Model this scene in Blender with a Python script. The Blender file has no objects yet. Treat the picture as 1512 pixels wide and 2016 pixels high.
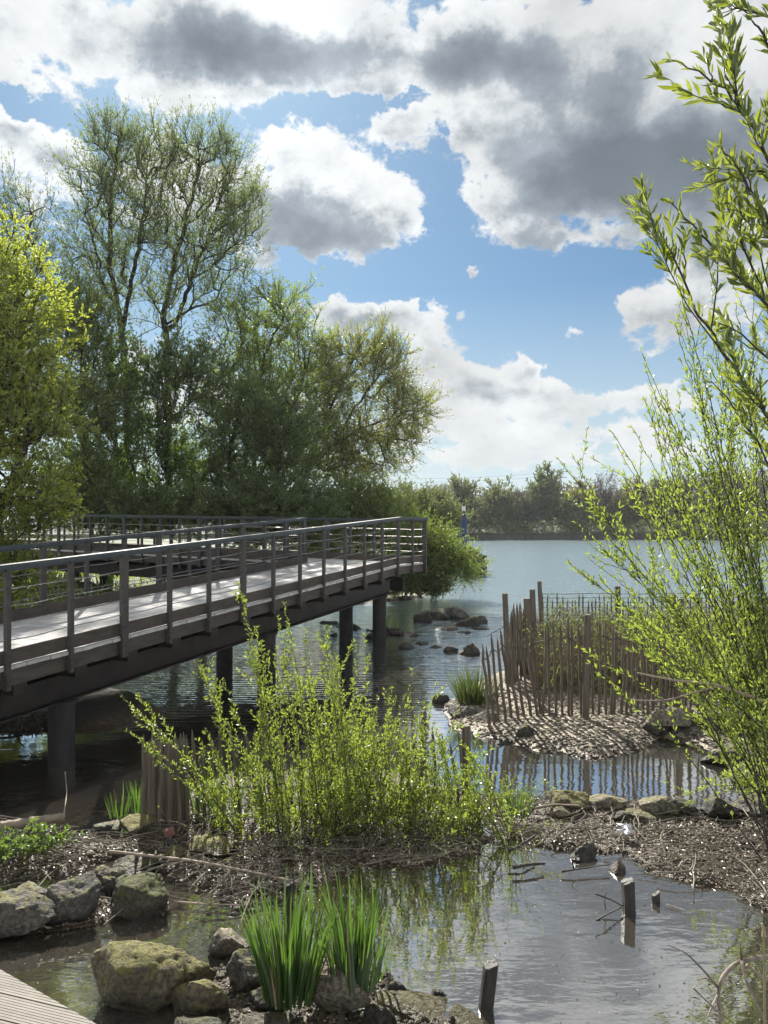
import bpy, math, random
import numpy as np
from mathutils import Vector, noise as mnoise
sc = bpy.context.scene
COL = sc.collection
R = math.radians
F = 1467.0; CX = 756.0; HY = 1034.0; H = 2.5      # photo focal length (px), centre column, horizon row, eye height (m)
SUN_EL = 40.0; SUN_AZ = -14.0                      # degrees; azimuth from straight ahead, + to the right

# ------------------------------------------------------------------ camera
cam_d = bpy.data.cameras.new("camera"); cam = bpy.data.objects.new("camera", cam_d); COL.objects.link(cam)
cam.location = (0, 0, H); cam.rotation_euler = (R(90), 0, 0)
cam_d.sensor_fit = 'VERTICAL'; cam_d.sensor_height = 36.0; cam_d.lens = 36.0 * F / 2016.0
cam_d.shift_y = 26.0 / 2016.0
cam_d.clip_start = 0.05; cam_d.clip_end = 3000
sc.camera = cam
sc.render.resolution_x = 768; sc.render.resolution_y = 1024
sc.view_settings.view_transform = 'Standard'; sc.view_settings.look = 'None'
sc.view_settings.gamma = 1.0; EXPO = 1.4; sc.view_settings.exposure = EXPO
sc.cycles.max_bounces = 8; sc.cycles.transparent_max_bounces = 12; sc.cycles.diffuse_bounces = 3
sc.cycles.sample_clamp_indirect = 6.0

# ------------------------------------------------------------------ node helpers
class NT:
    def __init__(s, tree): s.t = tree; s.n = tree.nodes; s.l = tree.links
    def new(s, typ, **kw):
        n = s.n.new(typ)
        for k, v in kw.items(): setattr(n, k, v)
        return n
    def set(s, n, idx, v):
        if isinstance(v, bpy.types.NodeSocket): s.l.new(v, n.inputs[idx])
        elif v is not None: n.inputs[idx].default_value = v
    def math(s, op, a, b=None, c=None, clamp=False):
        n = s.new('ShaderNodeMath', operation=op); n.use_clamp = clamp
        s.set(n, 0, a); s.set(n, 1, b); s.set(n, 2, c); return n.outputs[0]
    def vmath(s, op, a, b=None):
        n = s.new('ShaderNodeVectorMath', operation=op); s.set(n, 0, a); s.set(n, 1, b); return n.outputs[0]
    def noise(s, vec, scale, detail=4, rough=0.5, dist=0.0):
        n = s.new('ShaderNodeTexNoise'); s.set(n, 'Vector', vec); n.inputs['Scale'].default_value = scale
        n.inputs['Detail'].default_value = detail; n.inputs['Roughness'].default_value = rough
        n.inputs['Distortion'].default_value = dist; return n.outputs['Fac']
    def map(s, v, a, b, c=0.0, d=1.0, smooth=False):
        n = s.new('ShaderNodeMapRange'); s.set(n, 0, v); n.inputs[1].default_value = a; n.inputs[2].default_value = b
        n.inputs[3].default_value = c; n.inputs[4].default_value = d
        if smooth: n.interpolation_type = 'SMOOTHSTEP'
        return n.outputs[0]
    def ramp(s, v, stops, interp='LINEAR'):
        n = s.new('ShaderNodeValToRGB'); s.set(n, 0, v); cr = n.color_ramp; cr.interpolation = interp
        while len(cr.elements) > 1: cr.elements.remove(cr.elements[-1])
        cr.elements[0].position = stops[0][0]; cr.elements[0].color = tuple(stops[0][1]) + (1,)
        for p, c in stops[1:]:
            e = cr.elements.new(p); e.color = tuple(c) + (1,)
        return n.outputs[0]
    def mix(s, f, a, b, blend='MIX'):
        n = s.new('ShaderNodeMix', data_type='RGBA', blend_type=blend); s.set(n, 0, f)
        for i, v in ((6, a), (7, b)):
            if isinstance(v, tuple): v = v + (1,) if len(v) == 3 else v
            s.set(n, i, v)
        return n.outputs[2]
    def sep(s, v):
        n = s.new('ShaderNodeSeparateXYZ'); s.set(n, 0, v); return n.outputs

# ------------------------------------------------------------------ sky: Nishita + clouds laid out by direction
world = bpy.data.worlds.new("World"); sc.world = world; world.use_nodes = True
SKYS = 0.085
CLOUDS = [  # px, py, rx, ry, weight (directions, read as photo positions)
 (60,30,160,60,.40),(260,110,300,60,.50),(420,60,190,80,.80),(640,60,90,70,.30),(900,110,260,80,.85),(1250,60,330,80,.60),(90,180,110,24,.25),(330,190,130,24,.25),
 (1150,170,330,70,.40),(1200,300,200,90,1.15),(960,240,110,60,.45),(1010,330,80,60,.35),(1400,300,200,105,.95),(960,390,40,30,.30),
 (660,430,180,60,.60),(600,285,80,34,.50),(760,430,95,48,.40),(575,450,85,60,.42),(720,350,60,46,.30),(770,265,42,26,.42),(520,205,50,20,.40),(560,360,90,40,.3),
 (1070,465,78,24,.55),(100,290,75,32,.55),(330,370,150,110,.40),(30,240,40,14,.35),
 (1330,615,110,56,.75),(1430,470,130,40,.60),(1240,600,40,26,.35),(1500,540,100,60,.3),
 (740,622,120,32,.85),(830,680,50,45,.75),(930,745,100,38,.80),(1040,765,70,20,.45),(1050,812,110,22,.40),(1240,785,110,24,.65),
 (900,850,200,30,.45),(1210,845,120,16,.40),(1000,905,260,20,.42),(1330,880,160,20,.36),(1000,870,60,20,.3),
 (908,536,26,16,.62),(926,524,18,18,.40),(1045,720,34,15,.72),(1117,650,18,11,.50),
 (540,212,60,18,-.60),(720,205,110,16,-.55),(880,420,45,70,-.50),(20,195,60,18,-.5),(870,250,22,40,-.3),(1020,590,200,60,-.25),(1200,720,160,24,-.4),(840,560,120,30,-.3),(1280,430,60,14,-.2),(700,560,120,20,-.3),
 (-300,250,300,130,.7),(-600,500,300,140,.5),(1900,300,260,160,.6),(2100,600,260,120,.5),(400,-250,700,160,.5),(1300,-300,500,150,.4),(500,800,200,50,.5),(200,700,200,60,.4)]
LIT = [(620,60,70,70,.9),(90,110,90,60,.8),(60,20,60,40,.6),(1160,95,100,45,.9),(1400,90,130,60,.7),(720,160,120,40,.6),(900,200,90,40,.7),(1040,230,40,50,.6),(980,330,60,60,.5),(1130,225,40,30,.4),
 (380,170,160,40,.7),(650,300,110,50,.35),(780,400,80,60,.5),(1180,30,60,20,.5),(1440,420,120,40,.4),
 (410,80,120,70,-.5),(900,100,180,50,-.3),(1000,170,80,40,.4),(1250,330,150,80,-.5),(560,440,60,60,-.5),(1400,340,100,60,-.3)]   # thin bright and deep dark places inside the cloud cover
def density_group():
    g = bpy.data.node_groups.new('cloud_density', 'ShaderNodeTree')
    g.interface.new_socket('Vector', in_out='INPUT', socket_type='NodeSocketVector')
    g.interface.new_socket('Density', in_out='OUTPUT', socket_type='NodeSocketFloat')
    g.interface.new_socket('Fine', in_out='OUTPUT', socket_type='NodeSocketFloat')
    t = NT(g); gi = t.new('NodeGroupInput'); go = t.new('NodeGroupOutput')
    v = gi.outputs[0]
    x, y, z = t.sep(v)[:3]
    hyp = t.math('SQRT', t.math('ADD', t.math('MULTIPLY', x, x), t.math('MULTIPLY', y, y)))
    az = t.math('ARCTAN2', x, y); el = t.math('ARCTAN2', z, hyp)
    # warp the outlines of the masses
    wn = t.new('ShaderNodeTexNoise'); t.set(wn, 'Vector', v); wn.inputs['Scale'].default_value = 5.5; wn.inputs['Detail'].default_value = 3
    wx, wy, wz = t.sep(t.vmath('SUBTRACT', wn.outputs['Color'], (0.5, 0.5, 0.5)))[:3]
    az = t.math('MULTIPLY_ADD', wx, 0.055, az); el = t.math('MULTIPLY_ADD', wy, 0.035, el)
    wf = t.new('ShaderNodeTexNoise'); t.set(wf, 'Vector', v); wf.inputs['Scale'].default_value = 34; wf.inputs['Detail'].default_value = 5; wf.inputs['Roughness'].default_value = .6
    fx, fy, fz = t.sep(t.vmath('SUBTRACT', wf.outputs['Color'], (0.5, 0.5, 0.5)))[:3]
    az = t.math('MULTIPLY_ADD', fx, 0.055, az); el = t.math('MULTIPLY_ADD', fy, 0.045, el)
    tot = None; low = None
    for px, py, rx, ry, w in CLOUDS:
        a = math.atan((px - CX) / F); e = math.atan((HY - py) / F * math.cos(a))
        da = t.math('MULTIPLY', t.math('SUBTRACT', az, a), F / (rx * math.cos(a)**1.5 * 1.05))
        de = t.math('MULTIPLY', t.math('SUBTRACT', el, e), F / (ry * math.cos(e)**2 * 1.05))
        q = t.math('MULTIPLY_ADD', da, da, t.math('MULTIPLY', de, de))
        b = t.math('MULTIPLY', t.math('EXPONENT', t.math('MULTIPLY', q, -0.8)), w)
        tot = b if tot is None else t.math('ADD', tot, b)
        low = t.math('MULTIPLY', b, de) if low is None else t.math('MULTIPLY_ADD', b, de, low)
    for px, py, rx, ry, w in LIT:
        a = math.atan((px - CX) / F); e = math.atan((HY - py) / F * math.cos(a))
        da = t.math('MULTIPLY', t.math('SUBTRACT', az, a), F / (rx * math.cos(a)**1.5 * 1.05))
        de = t.math('MULTIPLY', t.math('SUBTRACT', el, e), F / (ry * math.cos(e)**2 * 1.05))
        q = t.math('MULTIPLY_ADD', da, da, t.math('MULTIPLY', de, de))
        low = t.math('MULTIPLY_ADD', t.math('EXPONENT', t.math('MULTIPLY', q, -0.8)), w * (.8 if w > 0 else 1), low)
    v2 = t.vmath('MULTIPLY', v, (1.0, 1.0, 1.35))
    n1 = t.noise(v2, 13.0, 11, 0.65, 0.1)
    n2 = t.noise(t.vmath('ADD', v2, (-.008, 0, .022)), 13.0, 6, 0.64, 0.1)      # the same field a step towards the sun
    bl = t.math('ABSOLUTE', t.math('SUBTRACT', t.noise(v2, 26.0, 4, 0.5, 0.3), 0.5))
    d = t.math('MULTIPLY_ADD', t.math('SUBTRACT', n1, 0.5), 1.75, tot)
    d = t.math('MULTIPLY_ADD', t.math('SUBTRACT', 0.10, bl), 0.80, d)
    d = t.math('ADD', t.math('SUBTRACT', d, 0.31), t.math('ADD', t.map(y, .15, -.35, 0, .55), t.map(el, .75, 1.1, 0, .35)))  # adds unseen cloud cover overhead and behind the camera, as fill light
    th = t.math('MULTIPLY_ADD', t.math('SUBTRACT', n2, 0.5), 1.7, t.math('SUBTRACT', tot, t.math('MULTIPLY', low, 0.75)))
    th = t.math('MULTIPLY_ADD', t.math('SUBTRACT', n1, 0.5), .5, th)
    g.links.new(d, go.inputs[0]); g.links.new(th, go.inputs[1])

    return g
world.cycles.sampling_method = 'MANUAL'; world.cycles.sample_map_resolution = 256
w = NT(world.node_tree); w.n.clear()
out = w.new('ShaderNodeOutputWorld'); bg = w.new('ShaderNodeBackground'); w.l.new(bg.outputs[0], out.inputs[0])
sky = w.new('ShaderNodeTexSky'); sky.sky_type = 'NISHITA'; sky.sun_disc = False
sky.sun_elevation = R(SUN_EL); sky.sun_rotation = R(SUN_AZ); sky.air_density = 1.0; sky.dust_density = 0.6; sky.ozone_density = 1.6
tc = w.new('ShaderNodeTexCoord'); vec = tc.outputs['Generated']
dg = density_group()
sx = math.sin(R(SUN_AZ)); cx_ = math.cos(R(SUN_AZ))
sunv = Vector((sx * math.cos(R(SUN_EL)), cx_ * math.cos(R(SUN_EL)), math.sin(R(SUN_EL))))
def dens(off):
    g = w.new('ShaderNodeGroup'); g.node_tree = dg
    w.set(g, 0, w.vmath('ADD', vec, off)); return g.outputs
d0 = dens((0, 0, 0))
alpha = w.map(d0[0], -0.04, 0.17, 0, 1, True)
thick = w.math('MULTIPLY', d0[1], w.map(w.sep(vec)[2], .06, .30, .50, 1.0))
B = 1.0 / SKYS / 2 ** EXPO
ccol = w.ramp(w.map(thick, 0.22, 1.80, 0, 1), [(0.0, (.86,.88,.89)), (0.16, (.78,.81,.83)), (0.30, (.58,.62,.65)), (0.42, (.37,.42,.47)), (0.62, (.27,.31,.36)), (0.85, (.205,.24,.285)), (1.0, (.175,.21,.25))])
nrm = w.vmath('NORMALIZE', vec)
dt = w.new('ShaderNodeVectorMath', operation='DOT_PRODUCT'); w.set(dt, 0, nrm); w.set(dt, 1, tuple(sunv))
glow = w.math('POWER', w.math('MAXIMUM', dt.outputs['Value'], 0.0), 18.0)
gain = w.math('MULTIPLY', w.math('MULTIPLY_ADD', glow, 0.35, 0.93), w.map(w.sep(nrm)[1], .15, -.5, 1.0, 1.05))  # sun glow; the added clouds behind the camera are lifted slightly for fill
mot = w.math('MULTIPLY_ADD', w.math('SUBTRACT', w.noise(w.vmath('MULTIPLY', vec, (1,1,1.6)), 7.0, 6, .55), .5), 0.9, 1.0)
csc = w.vmath('MULTIPLY', ccol, (B, B, B))
sm = w.new('ShaderNodeVectorMath', operation='SCALE'); w.set(sm, 0, csc); w.set(sm, 'Scale', w.math('MULTIPLY', gain, mot))
# clear sky, paler and hazier low down
zz = w.sep(nrm)[2]
skyc = w.mix(1.0, sky.outputs[0], (0.225, 0.32, 0.37), 'MULTIPLY')
hz = w.map(zz, 0.0, 0.30, 1.0, 0.0)
skyc = w.mix(hz, skyc, (0.62*B, 0.72*B, 0.77*B))
fin = w.mix(w.math('MULTIPLY', alpha, w.map(zz, -0.02, 0.10, 0.55, 1.0)), skyc, sm.outputs[0])
w.set(bg, 0, fin); bg.inputs[1].default_value = SKYS

sun_d = bpy.data.lights.new("sun", 'SUN'); sun = bpy.data.objects.new("sun", sun_d); COL.objects.link(sun)
sun_d.energy = 4.6; sun_d.angle = R(0.6); sun_d.color = (1.0, 0.95, 0.86)
sun.rotation_euler = sunv.to_track_quat('Z', 'Y').to_euler()

# ------------------------------------------------------------------ geometry helpers
def P(px, py, Y): return np.array(((px - CX) / F * Y, Y, H - (py - HY) / F * Y))
def G(px, py, z=0.0):
    Y = (H - z) * F / (py - HY); return np.array(((px - CX) / F * Y, Y, z))
def tag(o, label=None, cat=None, group=None, kind=None):
    if label: o['label'] = label
    if cat: o['category'] = cat
    if group: o['group'] = group
    if kind: o['kind'] = kind
    return o
def thing(name, label, cat, loc, group=None):
    o = bpy.data.objects.new(name, None); COL.objects.link(o); o.location = tuple(float(v) for v in loc)
    o.empty_display_size = 0.1
    return tag(o, label, cat, group)
class MB:
    """collects vertices and quads / tris; one material index per batch"""
    def __init__(s): s.v = []; s.f = []; s.m = []; s.n = 0
    def add(s, V, Fc, mi=0):
        V = np.asarray(V, float).reshape(-1, 3); Fc = np.asarray(Fc, int)
        s.v.append(V); s.f.append(Fc + s.n); s.m.append(np.full(len(Fc), mi)); s.n += len(V)
    def box(s, c, X, Y, Z, mi=0):
        c, X, Y, Z = [np.asarray(a, float) for a in (c, X, Y, Z)]
        V = [c + a * X + b * Y + d * Z for d in (-1, 1) for a, b in ((-1, -1), (1, -1), (1, 1), (-1, 1))]
        s.add(V, [(3, 2, 1, 0), (4, 5, 6, 7), (0, 1, 5, 4), (1, 2, 6, 5), (2, 3, 7, 6), (3, 0, 4, 7)], mi)
    def beam(s, a, b, w, h, mi=0):
        """box from a to b; w = full width sideways, h = full height"""
        a = np.asarray(a, float); b = np.asarray(b, float); d = b - a
        side = np.cross(d, (0, 0, 1.0)); side /= np.linalg.norm(side) + 1e-9
        up = np.cross(side, d); up /= np.linalg.norm(up)
        s.box((a + b) / 2, d / 2, side * w / 2, up * h / 2, mi)
    def frusta(s, P0, P1, r0, r1, S=5, mi=0):
        P0 = np.atleast_2d(P0).astype(float); P1 = np.atleast_2d(P1).astype(float); E = len(P0)
        r0 = np.broadcast_to(r0, E); r1 = np.broadcast_to(r1, E)
        d = P1 - P0; d /= np.linalg.norm(d, axis=1, keepdims=True) + 1e-9
        ref = np.where(np.abs(d[:, 2:3]) > .9, [[1., 0, 0]], [[0, 0, 1.]])
        a = np.cross(d, ref); a /= np.linalg.norm(a, axis=1, keepdims=True); b = np.cross(d, a)
        th = np.arange(S) * 2 * math.pi / S
        ring = a[:, None] * np.cos(th)[None, :, None] + b[:, None] * np.sin(th)[None, :, None]
        V = np.stack([P0[:, None] + ring * r0[:, None, None], P1[:, None] + ring * r1[:, None, None]], 1).reshape(-1, 3)
        i = np.arange(S); j = (i + 1) % S
        q = np.stack([i, j, j + S, i + S], 1)
        Fc = (q[None] + (np.arange(E) * 2 * S)[:, None, None]).reshape(-1, 4)
        s.add(V, Fc, mi)
    def tube(s, pts, rad, S=6, mi=0, cap=True):
        pts = np.asarray(pts, float); n = len(pts); rad = np.broadcast_to(rad, n)
        t = np.gradient(pts, axis=0); t /= np.linalg.norm(t, axis=1, keepdims=True) + 1e-9
        ref = np.array([0, 0, 1.]) if abs(t[:, 2]).mean() < .8 else np.array([1., 0, 0])
        a = np.cross(t, ref); a /= np.linalg.norm(a, axis=1, keepdims=True) + 1e-9; b = np.cross(t, a)
        th = np.arange(S) * 2 * math.pi / S
        V = pts[:, None] + (a[:, None] * np.cos(th)[None, :, None] + b[:, None] * np.sin(th)[None, :, None]) * rad[:, None, None]
        Fc = [(k * S + i, k * S + (i + 1) % S, (k + 1) * S + (i + 1) % S, (k + 1) * S + i) for k in range(n - 1) for i in range(S)]
        V = V.reshape(-1, 3)
        if cap:
            V = np.vstack([V, pts[0], pts[-1]]); c0 = n * S
            Fc += [(c0, (i + 1) % S, i, i) for i in range(S)] + [(c0 + 1, (n - 1) * S + i, (n - 1) * S + (i + 1) % S, (n - 1) * S + (i + 1) % S) for i in range(S)]
        s.add(V, Fc, mi)
    def leaves(s, P0, D, L, W, rng, fold=0.35, six=False, mi=0):
        P0 = np.asarray(P0); E = len(P0)
        D = D / (np.linalg.norm(D, axis=1, keepdims=True) + 1e-9)
        rv = rng.normal(size=(E, 3)); sd = np.cross(D, rv); sd /= np.linalg.norm(sd, axis=1, keepdims=True) + 1e-9
        nn = np.cross(D, sd)
        L = np.broadcast_to(L, E)[:, None]; W = np.broadcast_to(W, E)[:, None]
        if six:
            b = P0; t = P0 + D * L + nn * L * rng.uniform(-.25, .25, (E, 1))
            l1 = P0 + D * L * .33 + sd * W * .46 + nn * W * fold; l2 = P0 + D * L * .68 + sd * W * .40 + nn * W * fold
            r1 = P0 + D * L * .33 - sd * W * .46 + nn * W * fold; r2 = P0 + D * L * .68 - sd * W * .40 + nn * W * fold
            V = np.stack([b, l1, l2, t, r2, r1], 1).reshape(-1, 3)
            q = np.array([[0, 1, 2, 3], [0, 3, 4, 5]]); k = 6
        else:
            b = P0; t = P0 + D * L
            l = P0 + D * L * .45 + sd * W * .5 + nn * W * fold; r = P0 + D * L * .45 - sd * W * .5 + nn * W * fold
            V = np.stack([b, l, t, r], 1).reshape(-1, 3); q = np.array([[0, 1, 2, 3]]); k = 4
        s.add(V, (q[None] + (np.arange(E) * k)[:, None, None]).reshape(-1, 4), mi)
    def build(s, name, mats, parent=None, smooth=False):
        V = np.concatenate(s.v); Fc = np.concatenate(s.f); m = np.concatenate(s.m)
        if parent is not None and not isinstance(parent, bpy.types.Object): raise TypeError
        off = np.zeros(3)
        o_par = parent
        while o_par is not None: off += np.array(o_par.location); o_par = o_par.parent
        V = V - off
        me = bpy.data.meshes.new(name)
        tri = Fc[:, 2] == Fc[:, 3]
        cnt = np.where(tri, 3, 4); idx = Fc.reshape(-1)[np.stack([np.ones_like(tri), np.ones_like(tri), np.ones_like(tri), ~tri], 1).reshape(-1)]
        me.vertices.add(len(V)); me.vertices.foreach_set('co', V.astype(np.float32).reshape(-1))
        me.loops.add(len(idx)); me.loops.foreach_set('vertex_index', idx.astype(np.int32))
        me.polygons.add(len(cnt)); st = np.concatenate([[0], np.cumsum(cnt)[:-1]])
        me.polygons.foreach_set('loop_start', st.astype(np.int32)); me.polygons.foreach_set('loop_total', cnt.astype(np.int32))
        if not isinstance(mats, (list, tuple)): mats = [mats]
        for mm in mats: me.materials.append(mm)
        me.polygons.foreach_set('material_index', m.astype(np.int32))
        me.polygons.foreach_set('use_smooth', np.full(len(cnt), smooth))
        me.update(calc_edges=True); me.validate()
        o = bpy.data.objects.new(name, me); COL.objects.link(o)
        if parent is not None: o.parent = parent
        return o

# lattice noise on numpy arrays
_tab = np.random.default_rng(7).random((256, 256))
def vnoise(x, y):
    x = np.asarray(x, float); y = np.asarray(y, float)
    xi = np.floor(x).astype(int); yi = np.floor(y).astype(int); fx = x - xi; fy = y - yi
    fx = fx * fx * (3 - 2 * fx); fy = fy * fy * (3 - 2 * fy)
    a = _tab[xi & 255, yi & 255]; b = _tab[(xi + 1) & 255, yi & 255]; c = _tab[xi & 255, (yi + 1) & 255]; d = _tab[(xi + 1) & 255, (yi + 1) & 255]
    return (a * (1 - fx) + b * fx) * (1 - fy) + (c * (1 - fx) + d * fx) * fy
def fbm(x, y, o=4):
    t = 0; a = .5
    for k in range(o): t = t + a * vnoise(x * 2**k + 13 * k, y * 2**k + 7 * k); a *= .5
    return t - .5 + .5 ** (o + 1)

# ------------------------------------------------------------------ materials
def material(name):
    m = bpy.data.materials.new(name); m.use_nodes = True; t = NT(m.node_tree); t.n.clear()
    o = t.new('ShaderNodeOutputMaterial'); return m, t, o
def bump(t, h, strength, dist=0.02):
    b = t.new('ShaderNodeBump'); b.inputs['Strength'].default_value = strength; b.inputs['Distance'].default_value = dist
    t.set(b, 'Height', h); return b.outputs[0]
def leaf_mat(name, c1, c2, tr, tfac=0.45, gloss=0.10):
    m, t, o = material(name)
    g = t.new('ShaderNodeNewGeometry'); rnd = g.outputs['Random Per Island']
    tcx = t.new('ShaderNodeTexCoord')
    cl = t.noise(tcx.outputs['Object'], 0.9, 2)
    f = t.math('ADD', t.math('MULTIPLY', rnd, .6), t.math('MULTIPLY', cl, .5), clamp=True)
    base = t.mix(f, c1, c2)
    d = t.new('ShaderNodeBsdfDiffuse'); t.set(d, 0, base)
    tl = t.new('ShaderNodeBsdfTranslucent'); t.set(tl, 0, t.mix(f, tuple(v * .65 for v in tr), tr))
    gl = t.new('ShaderNodeBsdfGlossy'); gl.inputs[1].default_value = .38; gl.inputs[0].default_value = (.8, .85, .8, 1)
    a = t.new('ShaderNodeMixShader'); a.inputs[0].default_value = tfac; t.l.new(d.outputs[0], a.inputs[1]); t.l.new(tl.outputs[0], a.inputs[2])
    b = t.new('ShaderNodeMixShader'); b.inputs[0].default_value = gloss; t.l.new(a.outputs[0], b.inputs[1]); t.l.new(gl.outputs[0], b.inputs[2])
    t.l.new(b.outputs[0], o.inputs[0]); return m
def solid_mat(name, c1, c2, scale=8, rough=.7, bmp=.3, stretch=(1, 1, 1), detail=6, metallic=0, spec=.5, rvar=0.0, island=0.0, bdist=.02):
    m, t, o = material(name); p = t.new('ShaderNodeBsdfPrincipled'); t.l.new(p.outputs[0], o.inputs[0])
    tcx = t.new('ShaderNodeTexCoord'); v = t.vmath('MULTIPLY', tcx.outputs['Object'], stretch)
    n = t.noise(v, scale, detail, .6); f = t.map(n, .3, .7)
    if island:
        g = t.new('ShaderNodeNewGeometry')
        f = t.math('ADD', t.math('MULTIPLY', f, 1 - island), t.math('MULTIPLY', g.outputs['Random Per Island'], island))
    t.set(p, 'Base Color', t.mix(f, c1, c2)); p.inputs['Metallic'].default_value = metallic
    p.inputs['Specular IOR Level'].default_value = spec
    if rvar: t.set(p, 'Roughness', t.map(t.noise(v, scale * 2.3, 3), .35, .65, rough - rvar, rough + rvar))
    else: p.inputs['Roughness'].default_value = rough
    if bmp: t.set(p, 'Normal', bump(t, n, bmp, bdist))
    return m
def rock_mat(name, c1, c2, moss=0.0, mosscol=(.16, .15, .04)):
    m, t, o = material(name); p = t.new('ShaderNodeBsdfPrincipled'); t.l.new(p.outputs[0], o.inputs[0])
    g = t.new('ShaderNodeNewGeometry'); pos = g.outputs['Position']
    n1 = t.noise(pos, 5, 6, .65); n2 = t.noise(pos, 38, 8, .7); n3 = t.noise(pos, 14, 5, .6, .6)
    c = t.mix(t.map(n1, .35, .65), c1, c2)
    c = t.mix(t.map(n2, .42, .6), t.mix(.75, c, (.02, .018, .015)), c)
    c = t.mix(t.map(n3, .62, .75, 0, .5), c, (.45, .43, .38))
    nz = t.sep(g.outputs['Normal'])[2]
    if moss:
        mk = t.math('MULTIPLY', t.map(t.math('ADD', nz, t.math('MULTIPLY', t.math('SUBTRACT', n3, .5), 2.5)), .95 - moss, 1.2 - moss), t.map(n2, .3, .55))
        c = t.mix(mk, c, t.mix(n2, tuple(v * .5 for v in mosscol), tuple(v * 1.6 for v in mosscol)))
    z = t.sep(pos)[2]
    wet = t.map(t.math('ADD', z, t.math('MULTIPLY', t.math('SUBTRACT', n1, .5), .20)), .02, .13, 1.0, 0.0)  # wet foot, set higher so it also paints shade into the lower faces
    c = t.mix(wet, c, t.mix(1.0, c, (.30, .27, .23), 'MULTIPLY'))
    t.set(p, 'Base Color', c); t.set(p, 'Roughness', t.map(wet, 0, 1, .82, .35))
    h = t.math('ADD', t.math('MULTIPLY', n2, .45), n3)
    t.set(p, 'Normal', bump(t, h, 1.0, .055)); return m

M = {}
M['leaf_tree'] = leaf_mat('leaf_willow', (.07, .085, .03), (.13, .15, .05), (.32, .42, .09), .45)
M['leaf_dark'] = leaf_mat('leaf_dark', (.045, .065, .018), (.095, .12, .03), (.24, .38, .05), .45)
M['leaf_mid'] = leaf_mat('leaf_mid', (.075, .095, .022), (.14, .165, .04), (.40, .54, .07), .48)
M['leaf_yellow'] = leaf_mat('leaf_yellow', (.09, .125, .015), (.18, .21, .025), (.58, .66, .06), .52)
M['leaf_catkin'] = leaf_mat('leaf_catkin', (.10, .115, .032), (.18, .19, .055), (.46, .50, .09), .45)
M['leaf_bush'] = leaf_mat('leaf_bush', (.07, .11, .015), (.15, .20, .03), (.46, .58, .06), .52, .12)
M['leaf_near'] = leaf_mat('leaf_near', (.045, .09, .016), (.11, .16, .028), (.36, .42, .035), .48, .12)
M['iris'] = leaf_mat('iris_leaf', (.022, .06, .014), (.05, .10, .02), (.14, .27, .025), .42, .12)
M['iris_dark'] = leaf_mat('tussock_leaf', (.02, .04, .012), (.06, .085, .022), (.14, .20, .03), .35, .08)
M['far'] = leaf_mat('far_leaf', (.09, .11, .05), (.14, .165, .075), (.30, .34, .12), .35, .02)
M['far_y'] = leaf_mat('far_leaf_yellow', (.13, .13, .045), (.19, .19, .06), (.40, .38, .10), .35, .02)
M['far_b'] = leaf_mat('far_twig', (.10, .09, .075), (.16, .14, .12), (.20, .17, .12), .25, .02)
M['bark'] = solid_mat('bark', (.018, .014, .010), (.06, .048, .036), 22, .85, .6, (1, 1, .3))
M['twig'] = solid_mat('twig', (.05, .04, .022), (.11, .09, .05), 14, .6, 0)
M['reddish'] = solid_mat('pale_twig', (.10, .085, .065), (.22, .19, .15), 14, .7, 0)
M['stake'] = solid_mat('chestnut_stake', (.05, .040, .030), (.16, .132, .102), 30, .75, .7, (1, 1, .12), island=.35)
M['stake_grey'] = solid_mat('weathered_stake', (.06, .050, .040), (.20, .172, .138), 30, .8, .8, (1, 1, .1), island=.35)
M['wetwood'] = solid_mat('wet_wood', (.006, .005, .004), (.03, .022, .015), 30, .45, .8, (1, 1, .25))
M['drift'] = solid_mat('driftwood', (.16, .125, .09), (.36, .30, .23), 24, .75, .6, (.5, .5, .5))
M['snag'] = solid_mat('snag_wood', (.07, .055, .042), (.30, .25, .20), 18, .8, .6)
M['darkwood'] = solid_mat('dark_branch', (.012, .010, .008), (.05, .04, .03), 20, .7, .5)
M['deck'] = solid_mat('bleached_boards', (.38, .36, .35), (.60, .58, .56), 7, .50, .35, (1, 1, 1), island=.45, rvar=.08)
M['kick2'] = solid_mat('brown_grey_paint', (.038, .033, .030), (.075, .065, .058), 14, .6, .1, rvar=.08)
M['composite'] = solid_mat('composite_boards', (.12, .108, .092), (.22, .20, .17), 9, .75, .3, island=.5)
M['kick'] = solid_mat('brown_boards', (.045, .035, .028), (.10, .08, .066), 16, .7, .4, (.3, .3, 1), island=.2)
M['steel'] = solid_mat('painted_steel', (.035, .036, .038), (.065, .066, .068), 20, .48, .1, rvar=.08)
M['girder'] = solid_mat('brown_steel', (.013, .009, .007), (.035, .023, .017), 6, .7, .15)
M['rail'] = solid_mat('handrail_paint', (.035, .045, .050), (.06, .07, .078), 12, .42, .08, rvar=.06)
M['cable'] = solid_mat('steel_cable', (.35, .33, .30), (.5, .47, .42), 20, .35, 0, metallic=.7)
M['wire'] = solid_mat('rusty_wire', (.06, .045, .035), (.12, .09, .07), 20, .6, 0)
M['pillar'] = solid_mat('pillar_paint', (.010, .009, .010), (.032, .027, .025), 3, .7, .25, (1, 1, .6), rvar=.1)
M['bluepaint'] = solid_mat('blue_paint', (.01, .03, .10), (.02, .05, .15), 6, .5, .1)
M['white'] = solid_mat('white_paint', (.6, .6, .6), (.78, .78, .78), 6, .5, .0)
M['black'] = solid_mat('black_paint', (.008, .008, .01), (.02, .02, .02), 6, .6, 0)
M['plastic'] = solid_mat('plastic_scrap', (.5, .5, .6), (.8, .8, .85), 20, .4, .3)
M['reedpink'] = solid_mat('dry_stalks', (.10, .07, .05), (.24, .18, .14), 10, .75, 0, island=.6)
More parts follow.
